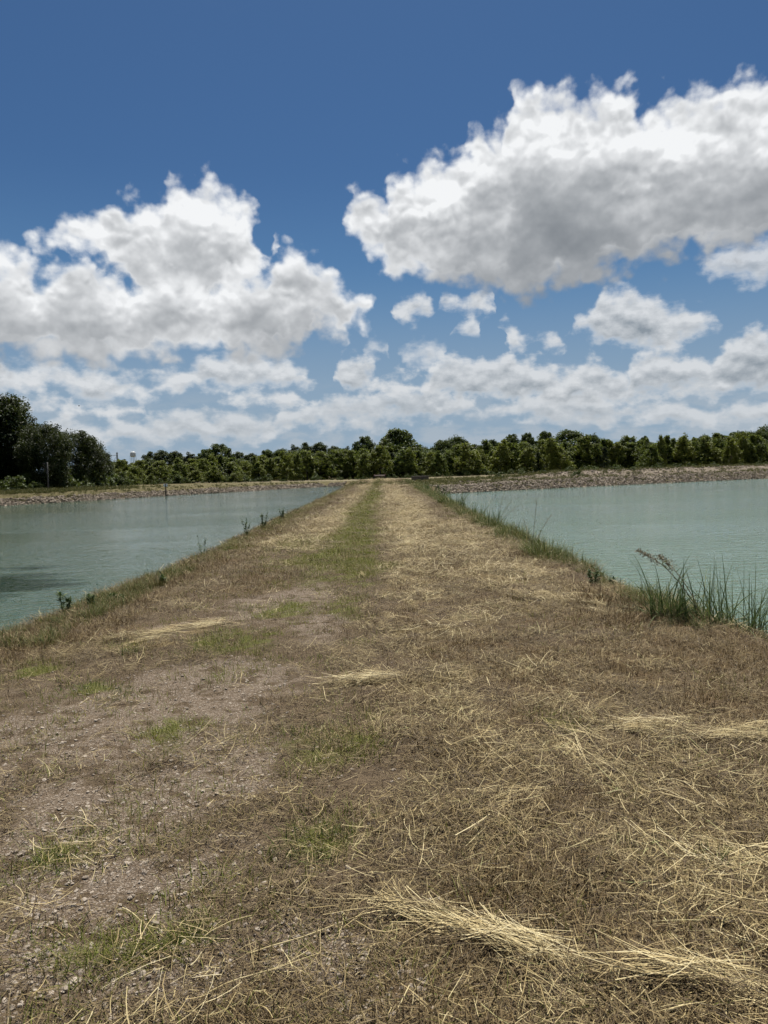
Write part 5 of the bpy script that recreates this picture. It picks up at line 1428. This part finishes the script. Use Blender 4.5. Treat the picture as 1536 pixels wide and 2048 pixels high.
# depth marker at the edge of the left-hand pond
sx_, sy_ = -23.35, 80.9
sg = empty('marker_post', (sx_, sy_, WATER_Z - 0.25), 'brown post with two small white plates standing at the left pond\'s far edge', 'sign', rz=0.25)
P = Parts().box((0, 0, 0.78), (0.12, 0.12, 1.56))
obj('post', P.mesh('post', M_POST), sg)
P = Parts().box((0, -0.075, 1.40), (0.46, 0.03, 0.06))
obj('crossbar', P.mesh('crossbar', M_POST), sg)
for q in (-0.125, 0.125):
    P = Parts().box((q, -0.105, 1.42), (0.15, 0.025, 0.30))
    obj('plate', P.mesh('plate', M_WHITE), sg)

# grey pole in front of the shore trees
gx_, gy_ = -33.75, 76.0
pl = empty('utility_pole', (gx_, gy_, zat(gx_, gy_)), 'thin weathered grey pole with a short arm before the dark left trees', 'pole')
P = Parts().tube([(0, 0, -0.3), (0, 0, 1.5), (0.01, 0, 2.95)], [0.085, 0.078, 0.065], 10)
obj('shaft', P.mesh('shaft', M_GREY, True), pl)
P = Parts().box((-0.22, 0, 2.84), (0.50, 0.06, 0.07)).tube([(-0.02, 0, 2.5), (-0.34, 0, 2.80)], 0.018, 6)
obj('arm', P.mesh('arm', M_GREY), pl)
P = Parts().box((0.0, -0.10, 1.9), (0.16, 0.10, 0.26))
obj('meter_box', P.mesh('meter_box', M_GREY), pl)

# water tower on the skyline
wx_, wy_ = -528.0, 1600.0
wtw = empty('water_tower', (wx_, wy_, 0.0), 'white water tower with a round tank on legs far beyond the left trees', 'water tower')
prof = [(0.0, 52.6), (2.2, 52.3), (4.2, 51.3), (5.4, 50.0), (5.9, 48.4), (5.9, 43.4), (5.3, 42.0), (3.6, 40.9), (1.2, 40.4), (0.0, 40.3)]
vv, ff = [], []
SEG = 28
for r_, z_ in prof:
    vv += [(r_ * math.cos(2 * math.pi * j / SEG), r_ * math.sin(2 * math.pi * j / SEG), z_) for j in range(SEG)]
for i in range(len(prof) - 1):
    ff += [(i * SEG + j, (i + 1) * SEG + j, (i + 1) * SEG + (j + 1) % SEG, i * SEG + (j + 1) % SEG) for j in range(SEG)]
P = Parts()
P.add(vv, ff)
tank = obj('tank', P.mesh('tank', M_TANK, True), wtw)
P = Parts().tube([(6.25 * math.cos(a), 6.25 * math.sin(a), 43.6) for a in np.linspace(0, 2 * math.pi, 33)], 0.28, 6, cap=False)
obj('balcony', P.mesh('balcony', M_TANK), tank)
P = Parts().tube([(0, 0, 52.4), (0, 0, 53.4)], 0.4, 8)
obj('vent', P.mesh('vent', M_TANK), tank)
obj('riser', Parts().tube([(0, 0, 0), (0, 0, 40.6)], 0.75, 12).mesh('riser', M_TANK, True), wtw)
for j in range(6):
    a = 2 * math.pi * j / 6 + 0.3
    obj('leg', Parts().tube([(7.4 * math.cos(a), 7.4 * math.sin(a), 0), (5.7 * math.cos(a), 5.7 * math.sin(a), 43.5)], 0.38, 8).mesh('leg', M_TANK), wtw)
for z_ in (14.0, 28.0):
    rr_ = 7.4 - 1.7 * z_ / 43.5
    ring = [(rr_ * math.cos(2 * math.pi * j / 6 + 0.3), rr_ * math.sin(2 * math.pi * j / 6 + 0.3), z_) for j in range(7)]
    P = Parts()
    for a, b in zip(ring, ring[1:]):
        P.tube([a, b], 0.2, 6)
    obj('strut_ring', P.mesh('strut_ring', M_TANK), wtw)

# grain elevator left of it
ex_, ey_ = -526.5, 1500.0
ge = empty('grain_elevator', (ex_, ey_, 0.0), 'grey steel grain elevator tower with conveyor bridge left of the water tower', 'grain elevator')
P = Parts()
for qx in (-1.0, 1.0):
    for qy in (-1.0, 1.0):
        P.tube([(qx, qy, 0), (qx, qy, 45)], 0.22, 6)
for i in range(15):
    z_ = 3.0 * i
    for (a, b) in (((-1, -1), (1, -1)), ((1, -1), (1, 1)), ((1, 1), (-1, 1)), ((-1, 1), (-1, -1))):
        P.tube([(a[0], a[1], z_), (b[0], b[1], z_)], 0.12, 4)
        P.tube([(a[0], a[1], z_), (b[0], b[1], z_ + 3.0)], 0.12, 4)
obj('tower', P.mesh('tower', M_STEEL), ge)
obj('bucket_leg', Parts().box((0, 0, 22), (0.9, 0.8, 44)).mesh('bucket_leg', M_STEEL), ge)
obj('head_house', Parts().box((0, 0, 46.2), (2.8, 2.4, 2.6)).box((0, 0, 47.8), (1.6, 1.6, 0.8)).mesh('head_house', M_STEEL), ge)
P = Parts().box((-8.3, 0, 42.9), (16.2, 0.7, 0.5)).box((-8.3, 0, 41.6), (16.2, 0.6, 0.3))
for i in range(9):
    P.tube([(-16 + 2 * i, 0, 41.6), (-15 + 2 * i, 0, 42.9)], 0.1, 4)
obj('conveyor_bridge', P.mesh('conveyor_bridge', M_STEEL), ge)
obj('bridge_support', Parts().tube([(-16.2, 0, 0), (-16.2, 0, 42.8)], 0.45, 8).mesh('bridge_support', M_STEEL), ge)
obj('spout', Parts().tube([(-17.5, 0, 37.2), (-4.0, 0, 31.5)], 0.5, 8).mesh('spout', M_STEEL), ge)
obj('spout', Parts().tube([(-1.0, 0, 41.0), (-8.0, 0, 30.0)], 0.28, 8).mesh('spout', M_STEEL), ge)
obj('bin', Parts().tube([(-9, 4, 0), (-9, 4, 26), (-9, 4, 30)], [7, 7, 1.0], 24).mesh('bin', M_STEEL), ge)

# bird in the air over the left trees
bd = empty('bird', (-59.7, 150.0, 15.6), 'small dark bird flying over the left-hand trees', 'bird', rz=0.4)
bm = bmesh.new()
bmesh.ops.create_uvsphere(bm, u_segments=10, v_segments=8, radius=1.0)
for v in bm.verts:
    v.co = Vector((v.co.x * 0.17 * (1.0 if v.co.x > 0 else 1.3), v.co.y * 0.055, v.co.z * 0.05))
me = bpy.data.meshes.new('body')
bm.to_mesh(me)
bm.free()
me.materials.append(M_BIRD)
obj('body', me, bd)
for s_ in (-1, 1):
    vv = [(0.08, s_ * 0.03, 0.02), (-0.08, s_ * 0.03, 0.02), (-0.06, s_ * 0.22, 0.10), (-0.12, s_ * 0.44, 0.06), (0.0, s_ * 0.42, 0.065), (0.07, s_ * 0.22, 0.11)]
    vv2 = [(a, b, c_ - 0.012) for a, b, c_ in vv]
    n_ = len(vv)
    me = bpy.data.meshes.new('wing')
    me.from_pydata(vv + vv2, [], [tuple(range(n_)), tuple(range(n_, 2 * n_))[::-1]] + [(i, (i + 1) % n_, n_ + (i + 1) % n_, n_ + i) for i in range(n_)])
    me.materials.append(M_BIRD)
    obj('wing', me, bd)

# ------------------------------------------------------------------ single plants
g5 = np.random.default_rng(77)
MAT_REED = straw_material('reed_leaf', [(0.0, (0.028, 0.046, 0.014)), (0.5, (0.066, 0.100, 0.030)), (0.85, (0.130, 0.165, 0.055)), (1.0, (0.30, 0.25, 0.12))], trans=0.28)
MAT_SEED = straw_material('seed_head', [(0.0, (0.11, 0.085, 0.050)), (0.5, (0.22, 0.175, 0.105)), (1.0, (0.34, 0.29, 0.18))])
MAT_WEED = straw_material('weed_leaf', [(0.0, (0.020, 0.040, 0.012)), (0.6, (0.060, 0.095, 0.028)), (1.0, (0.120, 0.150, 0.045))], trans=0.3)

def curve_pts(a, b, sag, n=10):
    t = np.linspace(0, 1, n)[:, None]
    p_ = (1 - t) * np.asarray(a, float) + t * np.asarray(b, float)
    p_[:, 2] += sag * 4 * (t * (1 - t))[:, 0]
    return p_

def tint_mesh(P, name, mat, g):
    me = P.mesh(name, mat)
    at = me.attributes.new('tint', 'FLOAT', 'POINT')
    at.data.foreach_set('value', g.uniform(0.2, 1, len(me.vertices)).astype(np.float32))
    return me

def seed_head(line, n, ln, g, spread=0.10):
    """Loose panicle: many small spikelets hung along the end of a stem."""
    line = np.asarray(line)
    m_ = len(line)
    t = g.uniform(0, m_ - 1.001, n)
    i = t.astype(int)
    f = (t - i)[:, None]
    c = line[i] * (1 - f) + line[i + 1] * f
    d = rand_dirs(n, g) * np.array([1, 1, 0.7]) + (line[-1] - line[0]) / np.linalg.norm(line[-1] - line[0]) * 0.9
    d /= np.linalg.norm(d, axis=1)[:, None]
    taper = (1.1 - t / m_ * 0.8)[:, None]
    s0 = c + d * g.uniform(0.15, 1, n)[:, None] * spread * taper
    s1 = s0 + d * ln * g.uniform(0.6, 1.2, n)[:, None]
    side = np.cross(d, rand_dirs(n, g))
    side /= np.linalg.norm(side, axis=1)[:, None]
    v, f_ = ribbons(np.stack([s0, (s0 + s1) / 2, s1], 1), np.tile(np.array([[0.0015, 0.0042, 0.001]]), (n, 1)), side)
    return mesh_np('seed_head', v, [f_], MAT_SEED, {'tint': np.repeat(g.uniform(0, 1, n), 6)})

def reed(x, y, n, rad, hmin, hmax, wid, lean, label, stems=(), group='reed clumps on the right shoulder', heads=70):
    """Clump of long arching leaves; stems are (top offset, sag) pairs that carry seed heads."""
    r = empty('reed_clump', (x, y, zat(x, y) - 0.02), label, 'reeds', group)
    obj('leaves', blades_mesh('leaves', n, rad, hmin, hmax, wid, lean, MAT_REED, g5, 7, 0.75), r)
    for (dx_, dy_, dz_), sag in stems:
        ln = curve_pts((0.02, 0, 0), (dx_, dy_, dz_), sag, 12)
        st = obj('stem', tint_mesh(Parts().tube(ln, np.linspace(0.0065, 0.0032, 12), 5), 'stem', MAT_SEED, g5), r)
        obj('seed_head', seed_head(ln[7:], heads, 0.018, g5, 0.07), st)
        L0 = ln[2:8]
        c = L0[g5.integers(0, 6, 7)]
        d = rand_dirs(7, g5) * np.array([1, 1, 0.3]) + np.array([0, 0, 0.5])
        d /= np.linalg.norm(d, axis=1)[:, None]
        Lf = g5.uniform(0.15, 0.32, 7)[:, None]
        P_ = np.stack([c, c + d * Lf * 0.5, c + d * Lf + np.array([0, 0, -0.05])], 1)
        sd_ = np.cross(d, np.array([0, 0, 1.0]))
        sd_ /= np.linalg.norm(sd_, axis=1)[:, None]
        v, f_ = ribbons(P_, np.tile(np.array([[0.004, 0.006, 0.0006]]), (7, 1)), sd_)
        obj('stem_leaf', mesh_np('stem_leaf', v, [f_], MAT_REED, {'tint': np.repeat(g5.uniform(0, 1, 7), 6)}), st)
    return r

reed(3.02, 8.10, 120, 0.22, 0.15, 0.84, 0.0060, 0.95, 'dark green reed clump with fanned leaves, left of the bent seed stem')
reed(3.36, 7.90, 130, 0.26, 0.12, 0.74, 0.0058, 0.98, 'low reed clump at the foot of the long bent seed stem', [((-0.58, 0.35, 0.74), 0.14), ((-0.36, 0.30, 0.68), 0.10)], heads=330)
reed(3.64, 7.74, 150, 0.26, 0.15, 0.86, 0.0060, 0.85, 'dense bushy reed clump near the right edge of the frame')
reed(3.92, 7.50, 140, 0.26, 0.15, 0.84, 0.0060, 0.95, 'reed clump cut by the right edge of the frame')
reed(2.98, 15.3, 22, 0.16, 0.25, 0.60, 0.0065, 0.40, 'sparse tall grass clump with thin seed stems over the right pond', [((0.15, 0.1, 1.02), 0.0), ((0.42, 0.0, 0.70), 0.05), ((-0.12, 0.1, 0.62), 0.03)], heads=36)
reed(3.10, 18.2, 30, 0.2, 0.3, 0.62, 0.007, 0.42, 'dark grass clump beyond the thin seed stems on the right shoulder', heads=30)
reed(3.20, 21.8, 46, 0.24, 0.3, 0.75, 0.008, 0.45, 'tall arching grass clump by the right pond, halfway along the fringe', [((0.5, 0.0, 0.80), 0.06), ((0.75, 0.2, 0.66), 0.08), ((0.25, 0, 0.92), 0.02)], heads=36)
reed(3.35, 26.5, 46, 0.26, 0.35, 0.80, 0.009, 0.42, 'leafy grass clump with a leaning seed stem farther along the right fringe', [((0.6, 0.0, 0.85), 0.05)], heads=30)
reed(3.30, 34.0, 50, 0.35, 0.35, 0.85, 0.012, 0.40, 'bushy dark grass clump on the right shoulder before the riprap')
reed(3.45, 44.0, 50, 0.45, 0.4, 1.0, 0.015, 0.40, 'distant dark grass clump on the right shoulder near the pond corner')
reed(3.55, 56.0, 60, 0.7, 0.5, 1.15, 0.02, 0.40, 'green thicket of tall grass at the corner of the right pond')

def leaf_shape(c, d, L, w, g):
    side = np.cross(d, np.array([0, 0, 1.0]) + 0.4 * rand_dirs(len(c), g))
    side /= np.linalg.norm(side, axis=1)[:, None]
    drop = np.array([0, 0, -1.0]) * (0.12 * L)[:, None]
    P_ = np.stack([c, c + d * L[:, None] * 0.35, c + d * L[:, None] * 0.7 + drop * 0.4, c + d * L[:, None] + drop], 1)
    W_ = w[:, None] * np.array([[0.12, 1.0, 0.75, 0.05]])
    return ribbons(P_, W_, side)

def weed(x, y, h, stems, per, L, w, label, lean=0.25, lay_=None):
    r = empty('weed_plant', (x, y, zat(x, y) - 0.02), label, 'weed', 'weeds on the shoulders of the dike')
    for j in range(stems):
        a = 2.4 * j + g5.uniform(-.4, .4)
        le = h * lean * g5.uniform(0.3, 1.4)
        tip = (math.cos(a) * le, math.sin(a) * le, h * g5.uniform(0.6, 1.0)) if lay_ is None else (lay_[0] * g5.uniform(.6, 1), lay_[1], lay_[2] * g5.uniform(.5, 1.2))
        ln = curve_pts((0.03 * math.cos(a), 0.03 * math.sin(a), 0), tip, 0.03 * h, 8)
        st = obj('stem', tint_mesh(Parts().tube(ln, np.linspace(0.004, 0.0015, 8) * max(1, h * 2), 5), 'stem', MAT_WEED, g5), r)
        t = g5.uniform(0.15, 1, per)
        c = np.stack([np.interp(t, np.linspace(0, 1, 8), ln[:, q]) for q in range(3)], 1)
        d = rand_dirs(per, g5)
        d[:, 2] = np.abs(d[:, 2]) * 0.6 + 0.15
        d /= np.linalg.norm(d, axis=1)[:, None]
        v, f_ = leaf_shape(c, d, L * g5.uniform(.6, 1.2, per), w * g5.uniform(.7, 1.2, per), g5)
        obj('leaves', mesh_np('leaves', v, [f_], MAT_WEED, {'tint': np.repeat(g5.uniform(0, 1, per), 8)}), st)
    return r

weed(-3.98, 9.25, 0.30, 6, 26, 0.075, 0.010, 'upright leafy weed on the left shoulder, nearest the camera')
weed(-3.82, 9.65, 0.20, 5, 22, 0.075, 0.010, 'low leafy weed just behind the nearest one on the left shoulder')
weed(-3.42, 9.95, 0.10, 3, 30, 0.085, 0.012, 'fallen pale leafy branch lying on the left shoulder', lay_=(-0.42, 0.15, 0.09))
weed(-3.35, 11.2, 0.20, 4, 22, 0.07, 0.010, 'small bushy weed past the fallen branch on the left shoulder')
weed(-3.70, 15.2, 0.42, 3, 24, 0.06, 0.011, 'spindly dark weed standing against the left pond')
weed(-3.62, 19.6, 0.50, 4, 30, 0.075, 0.013, 'taller weed with drooping tips farther along the left shoulder')
weed(-3.60, 22.4, 0.55, 5, 34, 0.085, 0.015, 'bushiest weed on the left shoulder, over the pond')
weed(-3.65, 27.0, 0.45, 5, 30, 0.09, 0.016, 'distant leafy weed on the left shoulder, last of the row')
weed(2.86, 10.3, 0.27, 5, 34, 0.060, 0.014, 'round-leaved weed with dark tops on the right shoulder')
weed(3.05, 10.1, 0.18, 4, 26, 0.060, 0.014, 'low dark weed beside the round-leaved one, right shoulder')

MAT_TUFT = straw_material('tuft_grass', [(0.0, (0.032, 0.050, 0.012)), (0.5, (0.080, 0.115, 0.026)), (0.9, (0.135, 0.170, 0.045)), (1.0, (0.28, 0.24, 0.11))], trans=0.3)
for x, y, n, rad, h0, h1, lab in [
    (1.27, 2.92, 90, 0.055, 0.05, 0.15, 'dark green grass tuft among straw at the right, near the camera'),
    (-1.42, 3.05, 70, 0.07, 0.03, 0.08, 'small green tuft on bare gravel near the left frame edge'),
    (-2.36, 6.84, 60, 0.07, 0.05, 0.12, 'lone dark green tuft in straw on the left side'),
    (-0.72, 2.48, 60, 0.06, 0.03, 0.08, 'bright green tuft on soil, lower left foreground'),
    (-0.31, 3.10, 110, 0.17, 0.01, 0.09, 'broad green grass tuft left of centre in the foreground'),
    (-2.15, 5.55, 170, 0.30, 0.01, 0.08, 'wide bright green grass patch at the left of the gravel'),
    (-1.60, 7.00, 220, 0.36, 0.01, 0.10, 'bright green grass patch beyond the gravel, left of centre'),
    (-0.45, 4.30, 150, 0.28, 0.01, 0.09, 'sparse green grass patch at mid-distance, left of centre')]:
    t_ = tag(obj('grass_tuft', blades_mesh('grass_tuft', n, rad, h0, h1, 0.0019, 0.60, MAT_TUFT, g5, 5, 0.8), None, (x, y, zat(x, y)), x * 9.0, (1.25, 0.8, 1.0)), lab, 'grass tuft', 'grass tufts on the dike top')

# long single straws on top of the litter
for ln, rad_, lab in [
    ([(-0.006, 2.688), (-0.18, 2.68), (-0.347, 2.697), (-0.461, 2.715)], 0.0017, 'very long thin straw lying left of the raked straw band'),
    ([(0.144, 3.222), (0.118, 2.948), (0.061, 2.768), (0.021, 2.654)], 0.0022, 'long forked-looking pale straw pointing away above the raked band'),
    ([(-0.996, 2.675), (-0.908, 2.604), (-0.816, 2.532)], 0.0024, 'thick short straw on bare soil at the left'),
    ([(1.105, 2.976), (1.118, 2.805), (1.129, 2.717)], 0.0024, 'pale straw pointing at the camera below the dark tuft'),
    ([(0.369, 2.736), (0.494, 2.754), (0.611, 2.769)], 0.0022, 'level pale straw above the middle of the raked band'),
    ([(1.133, 2.499), (1.079, 2.418), (1.028, 2.415)], 0.0024, 'bent pale straw at the right, below the dark tuft'),
    ([(0.767, 2.052), (0.87, 2.078), (0.964, 2.095)], 0.0030, 'thick straw at the bottom right of the frame'),
    ([(0.712, 2.281), (0.647, 2.148), (0.577, 2.034)], 0.0024, 'steep straw running off the bottom edge through the raked band'),
    ([(-0.478, 2.391), (-0.337, 2.451), (-0.192, 2.557), (-0.096, 2.598)], 0.0024, 'long straw rising from soil to the left end of the raked band'),
    ([(-0.595, 2.195), (-0.502, 2.258), (-0.37, 2.324), (-0.288, 2.383)], 0.0024, 'long pale straw on bare soil at the bottom left')]:
    pts_ = np.array([(a, b, zat(a, b) + 0.022 + 0.006 * i % 0.011) for i, (a, b) in enumerate(ln)])
    tt = np.linspace(0, 1, 9)
    pp = np.stack([np.interp(tt, np.linspace(0, 1, len(pts_)), pts_[:, q]) for q in range(3)], 1)
    pp[:, 2] += 0.006 * np.sin(tt * 7)
    tag(obj('straw_stalk', tint_mesh(Parts().tube(pp, np.linspace(rad_, rad_ * 0.6, 9), 6), 'straw_stalk', MAT_PALE, g5)), lab, 'straw', 'long single straws in the foreground')

# dark weeds dotted over the right-hand berm
for i, (x, y) in enumerate([(18.8, 89.1), (22.5, 91.4), (21.4, 83.1), (26.9, 95.5), (28.4, 92.0), (29.9, 90.4), (34.2, 94.8), (35.5, 97.6), (38.7, 98.4), (44.1, 100.6),
                            (49.4, 104.0), (53.2, 107.0), (13.7, 88.0), (17.0, 92.5)]):
    s_ = 0.42 + 0.13 * ((i * 7) % 5) / 2
    o = obj('shrub', UNDER[i % 4], None, (x, y, zat(x, y) - 0.04), i * 1.3, (s_, s_, s_ * 0.95))
    side_ = 'near its left end' if x < 20 else 'in its middle part' if x < 33 else 'towards the right frame edge'
    tag(o, 'small dark weed bush on the right-hand gravel berm, ' + side_, 'shrub', 'weed bushes on the right-hand berm')

# leaf sprays and spikelets too fine to pick apart stay joined within their plant
for o in list(COL.objects):
    if o.parent and o.name.split('.')[0] in ('leaves', 'stem_leaf', 'seed_head'):
        o['kind'] = 'stuff'
